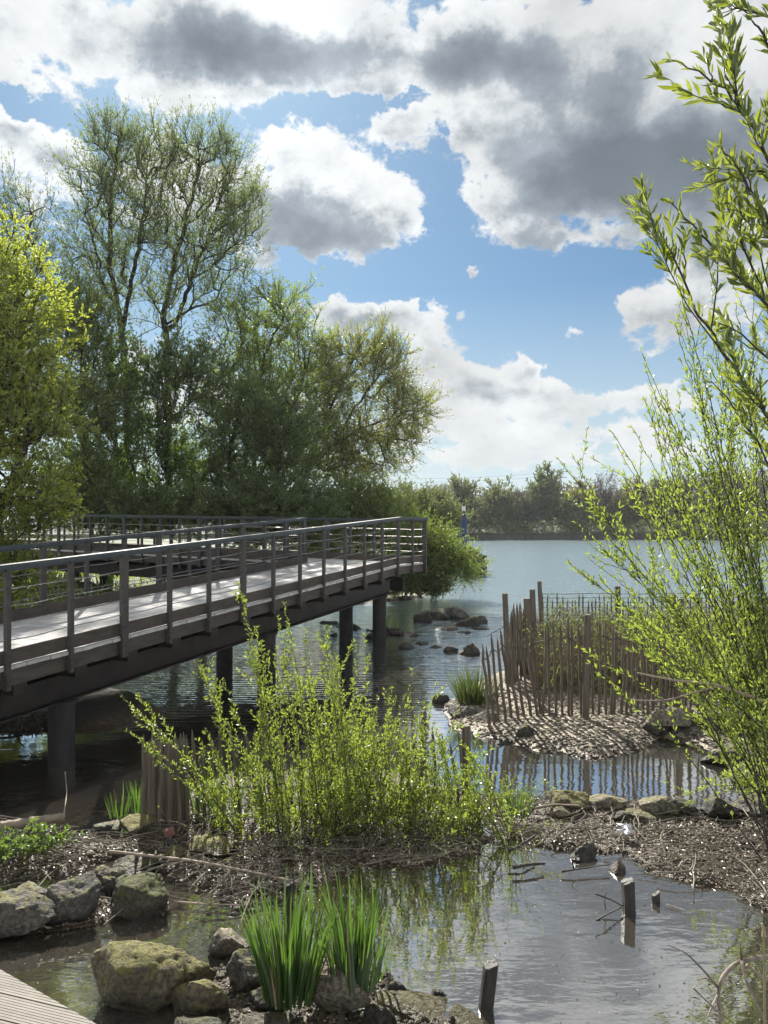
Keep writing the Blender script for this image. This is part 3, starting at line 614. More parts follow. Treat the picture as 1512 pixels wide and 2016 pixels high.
ROCKS = [
 ('large dark boulder cut by the left edge of the photo, front of the left boulders', 20,1855,175,100,'rock_grey',1,.8,5,0,.1,RB),
 ('large pitted grey boulder standing in the middle of the left boulders', 152,1832,132,104,'rock_grey',2,.8,5,0,.05,RB),
 ('dark rounded boulder with brown moss, rightmost of the left boulders', 282,1812,128,84,'rock_dmoss',3,.9,5,0,0,RB),
 ('smooth pale grey tilted slab behind the pitted boulder', 196,1768,88,58,'rock_grey',4,.6,4,0,-.35,RB),
 ('small lumpy pale stone between the two left grey boulders', 62,1790,66,48,'rock_pale',5,.8,4,0,0,RB),
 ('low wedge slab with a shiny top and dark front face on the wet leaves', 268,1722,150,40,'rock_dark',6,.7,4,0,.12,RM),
 ('flat pale stone with a mossy yellow top beside the wedge slab', 335,1706,76,36,'rock_moss',7,.8,4,0,0,RM),
 ('mossy striped stone at the foot of the willow shrub', 425,1688,96,38,'rock_moss',8,.8,4,.02,0,RM),
 ('mossy stone at the foot of the paling roll, below the small iris', 272,1652,80,44,'rock_moss',9,.9,4,.02,0,RM),
 ('dark stone left of the mossy stone under the small iris', 212,1648,60,30,'rock_dark',10,.9,4,.02,0,RM),
 ('small round stone below the red brick piece', 336,1668,36,18,'rock_grey',11,.9,3,.04,0,RM),
 ('biggest boulder, yellow moss over its top, in the water left of the irises', 316,1992,250,140,'rock_moss',12,.62,5,0,.05,RF),
 ('pale cream boulder behind the big mossy boulder', 452,1882,100,60,'rock_pale',13,.8,4,.03,.1,RF),
 ('wet speckled grey boulder touching the left iris clump', 502,1965,98,92,'rock_grey',14,.7,5,0,0,RF),
 ('rough pale mossy boulder in front of the big mossy boulder', 400,2018,145,92,'rock_moss',15,.7,5,0,-.1,RF),
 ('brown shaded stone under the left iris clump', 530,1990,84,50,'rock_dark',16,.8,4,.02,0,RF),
 ('angular pale wedge of rock with leaf shadows in front of the irises', 676,2004,130,100,'rock_pale',17,.6,5,.03,.0,RF),
 ('low ridged yellowish rock right of the pale wedge', 838,2030,180,66,'rock_moss',18,.8,5,0,-.2,RF),
 ('flat pale rock at the bottom edge of the photo below the irises', 515,2050,125,50,'rock_pale',19,.8,4,0,0,RF),
 ('dark mossy rock at the bottom edge left of the flat pale rock', 385,2060,120,60,'rock_dmoss',20,.8,4,0,0,RF),
 ('pale sunlit stone wedged between the left iris clump and the angular pale wedge', 612,1962,56,34,'rock_pale',71,.8,4,.0,0,RF),
 ('mossy cream stone at the lower right corner of the iris rocks', 905,2035,110,40,'rock_moss',72,.8,4,0,.1,RF),
 ('grey stone between the angular pale wedge and the ridged rock', 752,2022,70,44,'rock_grey',73,.8,4,0,0,RF),
 ('cream stone beside the wet speckled boulder, behind the left iris clump', 545,1900,64,40,'rock_pale',74,.8,4,.0,0,RF),
 ('small dark stone at the right foot of the right iris clump', 772,1992,60,34,'rock_dark',21,.8,4,.02,0,RF),
 ('small rough stones lump behind the ridged rock', 782,1952,40,16,'rock_grey',22,.8,3,.02,0,RF),
 ('flat dark blotched stone standing in the shallow water right of the ridged rock', 868,1965,50,14,'rock_dark',23,.8,3,0,0,RF),
 ('green mossy rock at the left end of the row behind the leaf mud', 1118,1600,84,46,'rock_moss',24,.8,4,.04,0,RW),
 ('small pale rock in front of the green mossy rock in the row', 1108,1606,48,20,'rock_pale',25,.8,4,.05,0,RW),
 ('wide pale rock in the middle of the row behind the leaf mud', 1205,1600,86,36,'rock_pale',26,.8,4,.04,.05,RW),
 ('little round stone in front of the wide pale rock', 1222,1614,32,18,'rock_grey',27,.8,3,.06,0,RW),
 ('sunlit cream rock right of the wide pale rock', 1288,1608,76,40,'rock_pale',28,.8,4,.04,0,RW),
 ('long low mossy shadowed rock in front of the cream rock', 1270,1618,110,22,'rock_moss',29,.7,4,.05,0,RW),
 ('grey rock between the cream rock and the dark rock', 1345,1604,56,36,'rock_grey',30,.8,4,.04,0,RW),
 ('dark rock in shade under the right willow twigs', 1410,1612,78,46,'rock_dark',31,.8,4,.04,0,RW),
 ('last grey rock of the row, cut by the right edge of the photo', 1490,1612,90,44,'rock_grey',32,.8,4,.04,0,RW),
 ('flat brown stone lying on the leaf mud above the pool', 1148,1682,66,22,'rock_grey',33,.8,4,.05,0,None),
 ('pale wet stone standing at the edge of the pool', 1212,1722,36,26,'rock_pale',34,.8,4,0,-.3,None),
 ('black wet boulder at the edge of the fence pool', 1036,1462,58,38,'rock_dark',35,.8,4,0,0,RS),
 ('black boulder on the right end of the pale gravel', 1292,1450,60,40,'rock_dark',36,.8,4,.02,0,RS),
 ('large pale rounded boulder behind the black boulder', 1320,1434,120,46,'rock_pale',37,.7,4,.10,0,RS),
 ('pale boulder behind the willow twigs on the right bank', 1420,1436,100,40,'rock_pale',38,.7,4,.10,0,RS),
 ('brown boulder at the right edge above the fence pool', 1490,1450,80,40,'rock_grey',39,.7,4,.10,0,RS),
 ('dark shelf of rock over the right end of the fence pool', 1440,1512,130,50,'rock_dark',40,.7,4,0,0,RS),
 ('pale layered rock low at the right edge of the photo', 1500,1545,110,50,'rock_grey',41,.7,4,0,0,RS),
 ('smooth grey boulder at the left tip of the gravel bank', 912,1418,66,30,'rock_grey',42,.8,4,.03,0,RS),
 ('small cream boulder leaning on the smooth grey boulder', 955,1430,48,32,'rock_pale',43,.8,4,.03,.2,RS),
 ('dark flat slab at the waterline under the cream boulder', 965,1450,66,15,'rock_dark',44,.8,4,0,0,RS),
 ('flat grey slab left of the black wet boulder', 990,1466,52,14,'rock_grey',45,.8,4,0,0,RS),
 ('flat black stone right of the black wet boulder', 1078,1456,42,18,'rock_dark',46,.8,4,.01,0,RS),
 ('dark little stone in the water left of the grass tussock', 872,1384,40,20,'rock_dark',47,.8,3,0,0,None),
 ('grey low stone below the grass tussock', 900,1396,46,18,'rock_grey',48,.8,3,.02,0,RS),
 ('small black stone alone in the water between the willow shrub and the tussock', 740,1360,20,10,'rock_dark',49,.8,3,0,0,None),
 ('leftmost steep dark rock of the islet pile', 833,1226,44,34,'rock_dark',50,.9,4,0,-.3,RI),
 ('long brown rock leaning over the left of the islet pile', 868,1220,62,32,'rock_grey',51,.9,4,0,.2,RI),
 ('top rock of the islet pile', 902,1216,46,30,'rock_grey',52,.9,4,.05,0,RI),
 ('broad dark rock in the front middle of the islet pile', 916,1234,66,28,'rock_dark',53,.7,4,0,0,RI),
 ('small dark pointed rock at the right end of the islet pile', 948,1228,36,22,'rock_dark',54,.8,4,0,0,RI),
 ('pale low stone in front of the islet pile', 885,1242,52,12,'rock_pale',55,.8,3,0,0,RI),
 ('dark flat stone awash in front of the islet pile', 912,1247,40,9,'rock_dark',56,.8,3,0,0,RI),
 ('pale flat stone under the pointed rock of the islet pile', 948,1240,40,10,'rock_pale',57,.8,3,0,0,RI),
 ('rounded brown stone right of the far pillar in the second line', 797,1278,40,20,'rock_grey',58,.8,4,0,0,RJ),
 ('dark block at the right end of the second line of stones', 924,1290,44,32,'rock_dark',59,.8,4,0,0,RJ),
 ('grey stone beside the dark block in the second line', 884,1284,38,20,'rock_grey',60,.8,4,0,0,RJ),
 ('pale flat stone in the middle of the second line', 862,1278,44,10,'rock_pale',61,.8,3,0,0,RJ),
 ('pale flat stone next to the rounded brown stone', 832,1270,36,10,'rock_pale',62,.8,3,0,0,RJ),
 ('grey stone seen between the two far pillars', 738,1258,38,15,'rock_grey',63,.8,4,0,0,RJ),
 ('pale stone low between the two far pillars', 742,1264,26,8,'rock_pale',64,.8,3,0,0,RJ),
 ('pale stone left of the far pillars, nearer one', 655,1252,28,9,'rock_pale',65,.8,3,0,0,RJ),
 ('pale flat stone left of the far pillars, farther one', 652,1228,40,8,'rock_pale',66,.8,3,0,0,RJ)]
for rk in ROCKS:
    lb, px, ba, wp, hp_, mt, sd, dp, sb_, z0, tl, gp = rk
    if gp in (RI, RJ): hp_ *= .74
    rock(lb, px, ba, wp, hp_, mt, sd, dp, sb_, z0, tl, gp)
bk = MB(); q = G(333, 1640, .1); bk.box((0, 0, .01), (.035, .015, .006), (-.012, .025, 0), (-.004, 0, .022)); o_ = bk.build('brick', M['brick']); o_.location = tuple(q); tag(o_, 'broken red brick piece at the foot of the paling roll', 'brick')

# ------------------------------------------------------------------ pale fences
def stake(mb, a, b, r, rg, S=6):
    n = 6; pts = [a + (b - a) * k / (n - 1) + (rg.normal(size=3) * r * .32 if 0 < k < n - 1 else 0) for k in range(n)]
    L_ = np.linalg.norm(b - a); pts[-1] = b; pts.insert(-1, a + (b - a) * (1 - .09 / L_))
    rr = [r, r * rg.uniform(.9, 1.1), r, r * rg.uniform(.85, 1.05), r * .95, r * .85, r * .15]
    mb.tube(pts, rr, S)
def paling(name, label, spec, wires, mat, cat='fence', group=None):
    """spec: list of (bottom xyz, top xyz, radius, is_post)"""
    loc = spec[0][0]; th_ = thing(name, label, cat, (loc[0], loc[1], max(0, loc[2])), group)
    for a, b, r, isp, rg in spec:
        mb = MB()
        if isp: mb.tube([a, a * .5 + b * .5 + rg.normal(size=3) * .006, b - (0, 0, .02), b], [r, r * .97, r * .93, r * .8], 10)
        else: stake(mb, a, b, r, rg)
        mb.build('post' if isp else 'stake', mat, th_)
    for pts in wires:
        mb = MB(); mb.tube(pts, .0055, 4); mb.build('wire', M['wire'], th_)
    return th_
rg = np.random.default_rng(21)
def hgt(x, y): return float(height(np.array(x), np.array(y)))
# right front fence: pixel column, top row, bottom row, lean handled by separate bottom column
cols = [(950,1268,965,1418),(957,1272,974,1414),(967,1247,981,1408),(979,1256,996,1410),(985,1238,1008,1402),(996,1252,1022,1404),(1003,1246,1034,1400),(1021,1248,1046,1398),(1035,1250,1060,1400),(1044,1236,1066,1396)]
spec = []; tops = []
for tx, ty, bx, by in cols:
    b = G(bx, by, .16); b[2] = .02; dY = b[1] + rg.uniform(-.05, .05)
    spec.append((b, P(tx, ty, dY), .020, False, rg)); tops.append(spec[-1][1])
x = 1072
while x < 1540:
    b = G(x + rg.uniform(-4, 4), 1400 - (x - 1072) * .02, .16); b[2] = .02
    tx = x + rg.uniform(-8, 8); ty = 1222 + rg.uniform(-8, 8) + (x - 1072) * .02
    if not 1142 < x < 1158: spec.append((b, P(tx, ty, b[1] + rg.uniform(-.06, .06)), rg.uniform(.014, .020), False, rg)); tops.append(spec[-1][1])
    x += rg.uniform(9.5, 13.5)
for px, ty, by, r in ((1153,1210,1404,.045),(1336,1178,1398,.05),(1480,1190,1400,.05)):
    b = G(px, by, .16); b[2] = 0; spec.append((b, P(px + 4, ty, b[1] + .03), r, True, rg))
def wire_through(spec, f):
    st_ = sorted([s for s in spec if not s[3]], key=lambda s: s[0][0])
    pts = []
    for i, s_ in enumerate(st_): q = s_[0] * (1 - f) + s_[1] * f; pts.append(q + np.array((0, (-1) ** i * .012, rg.uniform(-.008, .008))))
    return pts
paling('paling_fence', 'brown chestnut paling fence standing on the pale gravel bank, front side of the enclosure', spec, [wire_through(spec, f) for f in (.84, .83, .35, .34)], M['stake'])
# enclosure corner: dense bundle of stakes and tall posts (left side)
spec = []
for k in range(26):
    px = rg.uniform(1003, 1052); Y = 10.9 + (px - 1003) / 50 * 1.5 + rg.uniform(-.2, .2); b = P(px + rg.uniform(-3, 10), 1, Y); b[2] = .1
    spec.append((b, P(px, rg.uniform(1185, 1222), Y), rg.uniform(.016, .026), False, rg))
for px, ty, Y, r in ((994,1168,10.9,.045),(1062,1144,12.6,.04),(1048,1160,12.2,.05),(1037,1178,11.6,.055)):
    b = P(px + 6, 1, Y); b[2] = 0; spec.append((b, P(px, ty, Y), r, True, rg))
wr = [[P(960 + k * 8, 1252 - k * 4.6, 10.6 + k * .12) for k in range(10)]]
paling('paling_fence', 'crowded weathered stakes and knotted posts at the left corner of the enclosure', spec, wr, M['stake_grey'])
# leaning collapsed stakes
spec = []
for k in range(13):
    t_ = k / 12; bx = 1056 + 62 * t_; Y = 12.2 - t_ * .6
    spec.append((P(bx - 6, 1268 + 6 * t_, Y), P(bx + 44 - 14 * t_ + rg.uniform(-4, 4), 1188 + t_ * 16 + rg.uniform(-5, 5), Y + .3), .011, False, rg))
paling('paling_fence', 'slanting row of collapsed thin stakes inside the left end of the enclosure', spec, [], M['stake'])
# back fence with wire netting
spec = []; x = 1062; YB = 13.9
while x < 1560:
    b = P(x + rg.uniform(-2, 2), 1, YB); b[2] = .1; spec.append((b, P(x + rg.uniform(-2, 2), 1170 + rg.uniform(-4, 14), YB), .016, False, rg)); x += rg.uniform(6.5, 9)
for px, ty, r in ((1216,1154,.055),(1325,1170,.05),(1440,1160,.05)):
    b = P(px, 1, YB + .05); b[2] = 0; spec.append((b, P(px, ty, YB + .05), r, True, rg))
wr = [[P(1060 + k * 50, 1169 + dz + (.8 * math.sin(k * 2.1)), YB - .03) for k in range(10)] for dz in (0, 8, 17, 27, 42, 60)]
back = paling('paling_fence', 'far netting fence with thin stakes at the water side of the enclosure', spec, wr, M['stake'])
# centre fence behind the willow shrub with a rolled bundle at its left end
spec = []
for k in range(16):
    px = 283 + k * 5.6; Y = 6.15 + .12 * math.sin(k * 1.9); b = P(px + rg.uniform(-3, 5), 1, Y); b[2] = -.02
    spec.append((b, P(px, rg.uniform(1438, 1462), Y), rg.uniform(.015, .022), False, rg))
paling('paling_roll', 'tight roll of grey weathered palings beside the mossy stone, left of the willow shrub', spec, [], M['stake_grey'], 'fence')
spec = []; x = 378
while x < 905:
    Y = 6.35 + .35 * math.sin((x - 378) / 527 * math.pi); b = P(x + rg.uniform(4, 26), 1, Y); b[2] = -.02
    spec.append((b, P(x, rg.uniform(1420, 1455) + (x - 378) * .02, Y), rg.uniform(.013, .018), False, rg)); x += rg.uniform(14, 20)
for px, ty, r in ((918,1428,.042),(832,1400,.02),(640,1425,.03)):
    b = P(px, 1, 6.4); b[2] = -.1; spec.append((b, P(px, ty, 6.4), r, True, rg))
paling('paling_fence', 'low leaning paling fence half hidden behind the central willow shrub', spec, [wire_through(spec, f) for f in (.85, .3)], M['stake_grey'])

# ------------------------------------------------------------------ wooden posts in the water
def stump(label, px, top, base, wpx, lean=0, mat='wetwood', seed=0):
    b = G(px, base); Y = b[1]; r = wpx / F * Y / 2; tz = H - (top - HY) / F * Y
    th = np.arange(16) * 2 * math.pi / 16; rgx = np.random.default_rng(seed); prof = 1 + rgx.normal(size=16) * .05
    zs = [-.35, 0, tz * .5, tz - .008, tz]; V = []
    for k, z in enumerate(zs):
        rr = r * (1 if k < 4 else .86)
        sq = 1 / np.maximum(np.abs(np.cos(th)), np.abs(np.sin(th))) ** .6
        x_ = np.cos(th) * rr * prof * sq * .9 + lean * z; y_ = np.sin(th) * rr * prof * sq * .9
        zt = z + (np.cos(th) * .012 + rgx.normal(size=16) * .003 if k >= 3 else 0)
        V.append(np.stack([x_, y_, np.broadcast_to(zt, 16)], 1))
    V = np.concatenate(V + [np.array([[lean * tz, 0, tz]])]); Fc = [(k * 16 + i, k * 16 + (i + 1) % 16, (k + 1) * 16 + (i + 1) % 16, (k + 1) * 16 + i) for k in range(4) for i in range(16)]
    Fc += [(64 + i, 64 + (i + 1) % 16, 80, 80) for i in range(16)]
    mb = MB(); mb.add(V, Fc); o = mb.build('wooden_post', M[mat]); o.location = (b[0], b[1], 0); tag(o, label, 'wooden post', 'cut off posts standing in the pool'); return o
stump('black leaning post standing in the pool near the bottom of the photo', 956, 1898, 1985, 32, .12, seed=1)
stump('dark cut post in the pool with crossed twigs against it', 1238, 1734, 1796, 26, -.04, seed=2)
stump('shortest black post, just above the water right of the crossed twigs', 1291, 1758, 1775, 17, 0, seed=3)
stump('dark post rising behind the left iris clump', 569, 1738, 1800, 22, 0, seed=4)

# ------------------------------------------------------------------ driftwood and sticks
def stick(name, label, cat, pts, rad, mat, subs=()):
    pts = [np.asarray(p_) for p_ in pts]; n = 22
    d = np.array(pts); tt_ = np.linspace(0, len(d) - 1, n); s_ = np.stack([np.interp(tt_, np.arange(len(d)), d[:, k]) for k in range(3)], 1)
    for _ in range(2): s_[1:-1] = (s_[:-2] + s_[1:-1] * 2 + s_[2:]) / 4
    mb = MB(); mb.tube(s_, np.linspace(rad[0], rad[1], n) * (1 + np.sin(np.arange(n) * 2.3) * .08), 8)
    for sp_, r_ in subs:
        q = np.array([np.asarray(v) for v in sp_]); t2 = np.linspace(0, len(q) - 1, 12); q = np.stack([np.interp(t2, np.arange(len(q)), q[:, k]) for k in range(3)], 1)
        q[1:-1] = (q[:-2] + q[1:-1] * 2 + q[2:]) / 4
        mb.tube(q, np.linspace(r_, r_ * .45, 12), 6)
    o = mb.build(name, mat, smooth=True)
    return tag(o, label, cat)
gp = lambda px, py, z=.06: G(px, py, z)
stick('branch', 'long straight pale stick lying across the mud towards the irises', 'stick', [gp(215,1676,.12), gp(380,1694,.12), gp(520,1722,.10), gp(625,1745,.09)], (.011, .006), M['drift'], [([gp(370,1692,.12), gp(330,1705,.1)], .005)])
stick('log', 'grey fallen log lying on the left shore below the bridge', 'log', [gp(-120,1640,.10), gp(0,1628,.12), gp(60,1618,.13), gp(128,1608,.13)], (.045, .035), M['drift'], [([gp(125,1608,.14), gp(132,1560,.2), gp(128,1520,.35)], .006)])
stick('branch', 'thin pale stick lying flat in the shallows left of the iris clumps', 'stick', [gp(342,1775,.03), gp(400,1780,.03), gp(490,1782,.03)], (.008, .004), M['drift'])
stick('branch', 'dark forked limb lying at the rim of the pool left of the wet stone', 'stick', [gp(1010,1708,.05), gp(1040,1702,.06), gp(1072,1700,.05)], (.014, .010), M['darkwood'])
stick('branch', 'dark curved stick on the leaf mud above the pool', 'stick', [gp(1002,1675,.09), gp(1025,1664,.11), gp(1052,1646,.12)], (.012, .008), M['darkwood'])
stick('branch', 'long pale stick lying in front of the green mossy rock', 'stick', [gp(1048,1592,.10), gp(1090,1584,.11), gp(1140,1586,.12)], (.012, .008), M['drift'])
stick('branch', 'bent dark twig caught between stones at the pool edge', 'stick', [gp(1105,1716,.03), gp(1130,1712,.04), gp(1200,1702,.05)], (.009, .004), M['darkwood'], [([gp(1130,1712,.04), gp(1125,1690,.1), gp(1138,1685,.13)], .006)])
Yt = G(1238, 1796)[1]
stick('twig', 'upper dark twig of the crossed pair against the cut post in the pool', 'stick', [P(1172,1760,Yt-.05), P(1200,1770,Yt-.02), P(1226,1784,Yt)], (.006, .004), M['darkwood'], [([P(1192,1790,Yt-.03), P(1190,1772,Yt-.03), P(1194,1757,Yt-.03)], .004)])
stick('twig', 'lower dark twig of the crossed pair, rising from the water to the cut post', 'stick', [G(1174,1812,.0), P(1195,1800,Yt-.06), P(1224,1786,Yt-.02)], (.006, .004), M['darkwood'])
stick('twig', 'pale floating twig on the pool right of the shortest post', 'stick', [gp(1312,1781,.012), gp(1330,1786,.012), gp(1350,1793,.012)], (.005, .003), M['drift'])
# fallen branches over dark water at the left, under the bridge
Yq = 8.6
stick('fallen_branch', 'large dark fallen branch reaching right over the water under the bridge', 'branch',
 [P(-120,1470,9.0), P(0,1480,8.8), P(60,1490,8.6), P(130,1496,8.3), P(190,1497,8.2), P(245,1507,8.15)], (.05, .010), M['darkwood'],
 [([P(-60,1420,9.1), P(20,1440,8.9), P(70,1460,8.8), P(118,1487,8.6)], .02), ([P(-20,1490,8.7), P(30,1520,8.4), P(75,1500,8.3)], .016), ([P(20,1486,8.6), P(70,1516,8.3), P(150,1520,8.2)], .018),
  ([P(-40,1510,8.5), P(10,1538,8.2), P(60,1560,8.0)], .014), ([P(30,1480,8.7), P(35,1455,8.7), P(50,1438,8.7)], .012), ([P(130,1522,8.2), P(170,1512,8.2), P(186,1502,8.2)], .007)])
stick('fallen_branch', 'smaller dark bough lying behind the large one, on the glinting mud', 'branch',
 [P(-100,1380,10.2), P(20,1430,9.8), P(60,1440,9.7), P(110,1438,9.7)], (.03, .008), M['darkwood'], [([P(20,1430,9.8), P(60,1420,9.8), P(100,1400,9.9)], .012)])
# bleached snag, bottom right corner
Yr = 3.75
stick('snag', 'pale forked dead branch sticking out of the water in the bottom right corner', 'branch',
 [P(1420,2010,3.7), P(1412,1960,3.72), P(1420,1925,3.75), P(1448,1895,3.8), P(1480,1888,3.8), P(1530,1880,3.85)], (.011, .010), M['snag'],
 [([P(1414,1945,3.72), P(1385,1910,3.7), P(1350,1875,3.68), P(1315,1860,3.65)], .007), ([P(1412,1940,3.72), P(1390,1925,3.7), P(1375,1928,3.7)], .006),
  ([P(1460,1892,3.78), P(1468,1930,3.72), P(1490,1975,3.66), P(1505,2010,3.6)], .009), ([P(1460,1890,3.8), P(1456,1850,3.82)], .007),
  ([P(1412,1960,3.72), P(1400,1985,3.6), P(1392,2005,3.55)], .006), ([P(1365,1945,3.5), P(1390,1970,3.5), P(1425,2000,3.5)], .005), ([P(1470,1900,3.8), P(1500,1925,3.8), P(1530,1940,3.8)], .009)])
stick('reed_stem', 'dead straight reed stem standing at the right edge by the forked branch', 'reed', [P(1506,2040,3.3), P(1505,1930,3.3), P(1504,1838,3.3)], (.005, .004), M['reedstraw'], [([P(1504,1846,3.3), P(1504,1830,3.3), P(1500,1818,3.3)], .010)])
m_ = MB(); q = G(1238, 1632, .1); rgp = np.random.default_rng(5)
m_.leaves(np.tile([[0, 0, .02]], (9, 1)) + rgp.normal(size=(9, 3)) * .02, rgp.normal(size=(9, 3)) * (1, .6, .3), .07, .05, rgp, six=True); o_ = m_.build('plastic_scrap', M['plastic']); o_.location = tuple(q); tag(o_, 'crumpled pale lilac plastic scrap on the leaf mud', 'litter')

# ------------------------------------------------------------------ foliage builders
def ellipsoid(px, py, Y, rx, ry, dm): return (P(px, py, Y), np.array([rx / F * Y, dm, ry / F * Y]))
def skeleton(trunks, ells, n, rg, up=.25, kpath=.35, wts=None):
    """grow branches from trunk polylines to points sampled in the crown's volume"""
    pos = []; par = []; dirs = []; plen = []
    for tr_ in trunks:
        tr_ = [np.asarray(p_) for p_ in tr_]; prev = -1
        if isinstance(tr_[0], (int,)): pass
        for i in range(len(tr_) - 1):
            k = max(2, int(np.linalg.norm(tr_[i + 1] - tr_[i]) / .5))
            for j in range(k + (1 if i == len(tr_) - 2 else 0)):
                q = tr_[i] + (tr_[i + 1] - tr_[i]) * j / k + rg.normal(size=3) * .02
                d = (tr_[i + 1] - tr_[i]); d = d / np.linalg.norm(d)
                if prev == -1 and pos:
                    dd = np.linalg.norm(np.array(pos) - q, axis=1); prev = int(dd.argmin()) if dd.min() < .8 else -1
                pos.append(q); par.append(prev); dirs.append(d); plen.append(0 if prev < 0 else plen[prev] + .5); prev = len(pos) - 1
    vol = np.array([e[1].prod() for e in ells]) ** .8
    if wts: vol = vol * np.array(wts)
    pick = rg.choice(len(ells), n, p=vol / vol.sum())
    u = rg.normal(size=(n, 3)); u /= np.linalg.norm(u, axis=1, keepdims=True); u *= rg.random((n, 1)) ** .45 * (1 + .16 * rg.normal(size=(n, 1)))
    pts = np.array([ells[k][0] for k in pick]) + u * np.array([ells[k][1] for k in pick])
    A = np.array(pos); order = np.argsort(np.sqrt(((pts[:, None] - A[None]) ** 2).sum(-1)).min(1)) if n * len(A) < 4e6 else np.argsort(np.linalg.norm(pts - A[0], axis=1))
    PP = np.zeros((len(pos) + n, 3)); PP[:len(pos)] = A; DD = np.zeros_like(PP); DD[:len(pos)] = np.array(dirs)
    PL = np.zeros(len(PP)); PL[:len(pos)] = plen; par = par + [0] * n; m = len(pos)
    for k in order:
        p_ = pts[k]; dv = p_ - PP[:m]; dist = np.linalg.norm(dv, axis=1) + 1e-6
        cosang = (dv * DD[:m]).sum(1) / dist
        cost = dist * (1 + .8 * (1 - cosang)) + kpath * .12 * PL[:m] + up * np.maximum(0, -dv[:, 2])
        j = int(cost.argmin()); PP[m] = p_; d = dv[j] / dist[j] * .65 + DD[j] * .35 + (0, 0, .08); DD[m] = d / np.linalg.norm(d)
        PL[m] = PL[j] + dist[j]; par[m] = j; m += 1
    return PP, np.array(par), DD
def tree(name, label, cat, trunks, ells, n, leaf, rg_seed, ntw=6, nlf=7, twl=.5, lsz=(.11, .035), bark='bark', group=None, tr=.012, pw_=.42, droop=0.0, wts=None, spread=.55, extra_twig=.004, rmax=.3, upb=.35):
    rg = np.random.default_rng(rg_seed); PP, par, DD = skeleton(trunks, ells, n, rg, wts=wts)
    N = len(PP); cnt = np.zeros(N)
    kids = np.zeros(N, int)
    for i in range(N - 1, -1, -1):
        cnt[i] += 1
        if par[i] >= 0: cnt[par[i]] += cnt[i]; kids[par[i]] += 1
    rad = np.minimum(tr * cnt ** pw_, rmax)
    base = np.asarray(trunks[0][0], float); th_ = thing(name, label, cat, base, group)
    e = np.where(par >= 0)[0]; mb = MB(); r0 = np.minimum(rad[par[e]], rad[e] * 1.5)
    # bend long limbs: split each edge in two with an offset middle
    mid_ = (PP[e] + PP[par[e]]) / 2 + rg.normal(size=(len(e), 3)) * (np.linalg.norm(PP[e] - PP[par[e]], axis=1) * .06)[:, None]
    mb.frusta(PP[par[e]], mid_, r0, (r0 + rad[e]) / 2, 6); mb.frusta(mid_, PP[e], (r0 + rad[e]) / 2, rad[e], 6)
    mb.build('trunk', M[bark], th_, smooth=True)
    nt = len(PP) - n
    src = np.arange(nt, N); src = np.repeat(src, ntw)
    d = DD[src] + rg.normal(size=(len(src), 3)) * spread + (0, 0, upb - droop); d /= np.linalg.norm(d, axis=1, keepdims=True)
    L_ = twl * rg.uniform(.5, 1.25, len(src)); A = PP[src] + (PP[par[src]] - PP[src]) * rg.uniform(0, .7, (len(src), 1)); Bq = A + d * L_[:, None]
    tw = MB(); tw.frusta(A, Bq, extra_twig, extra_twig * .5, 3, mi=1)
    k = np.repeat(np.arange(len(src)), nlf); f = rg.uniform(.1, 1.05, len(k))
    LP = A[k] + (Bq - A)[k] * f[:, None]; LD = d[k] * .8 + rg.normal(size=(len(k), 3)) * .55 + (0, 0, .1 - droop)
    s_ = rg.uniform(.7, 1.25, len(k)); tw.leaves(LP, LD, lsz[0] * s_, lsz[1] * s_, rg)
    tw.build('crown', [M[leaf], M[bark]], th_); return th_

GT = 'trees on the left bank'
# yellow-green tree beside the bridge, left edge
tree('willow_tree', 'bright yellow-green leafy tree filling the left edge behind the railings', 'tree',
 [[(-7.6, 13.5, .2), (-7.4, 13.4, 2.2), (-7.0, 13.2, 4.2), (-6.9, 13.1, 6)], [(-7.5, 13.5, 1.5), (-6.6, 13.0, 3.0), (-6.0, 12.8, 4.4)], [(-7.5, 13.4, 1.0), (-6.6, 12.6, 1.6), (-5.8, 12.4, 2.0)]],
 [ellipsoid(10,610,13.3,120,150,1.3), ellipsoid(40,800,13.2,115,150,1.4), ellipsoid(60,980,13.0,95,90,1.2), ellipsoid(-90,760,13.5,120,260,1.5), ellipsoid(20,1150,12.4,85,70,.7), ellipsoid(-60,1080,13,110,110,1)],
 1150, 'leaf_yellow', 11, ntw=7, nlf=9, twl=.34, lsz=(.075, .036), group=GT, tr=.006, spread=.7)
# bare-topped sapling behind it
tree('willow_tree', 'thin sparse tree with bare twiggy top behind the yellow-green tree', 'tree', [[P(40,1030,24), P(30,800,24), P(40,520,24), P(60,420,24)], [P(35,800,24), P(-20,560,24), P(-30,430,24)]],
 [ellipsoid(40,430,24,70,90,1.2), ellipsoid(0,520,24,110,110,1.5), ellipsoid(90,560,24,70,110,1.2), ellipsoid(20,700,24,120,120,1.5)], 420, 'leaf_tree', 12, ntw=4, nlf=7, twl=.75, lsz=(.10, .03), group=GT, tr=.007, upb=.8)
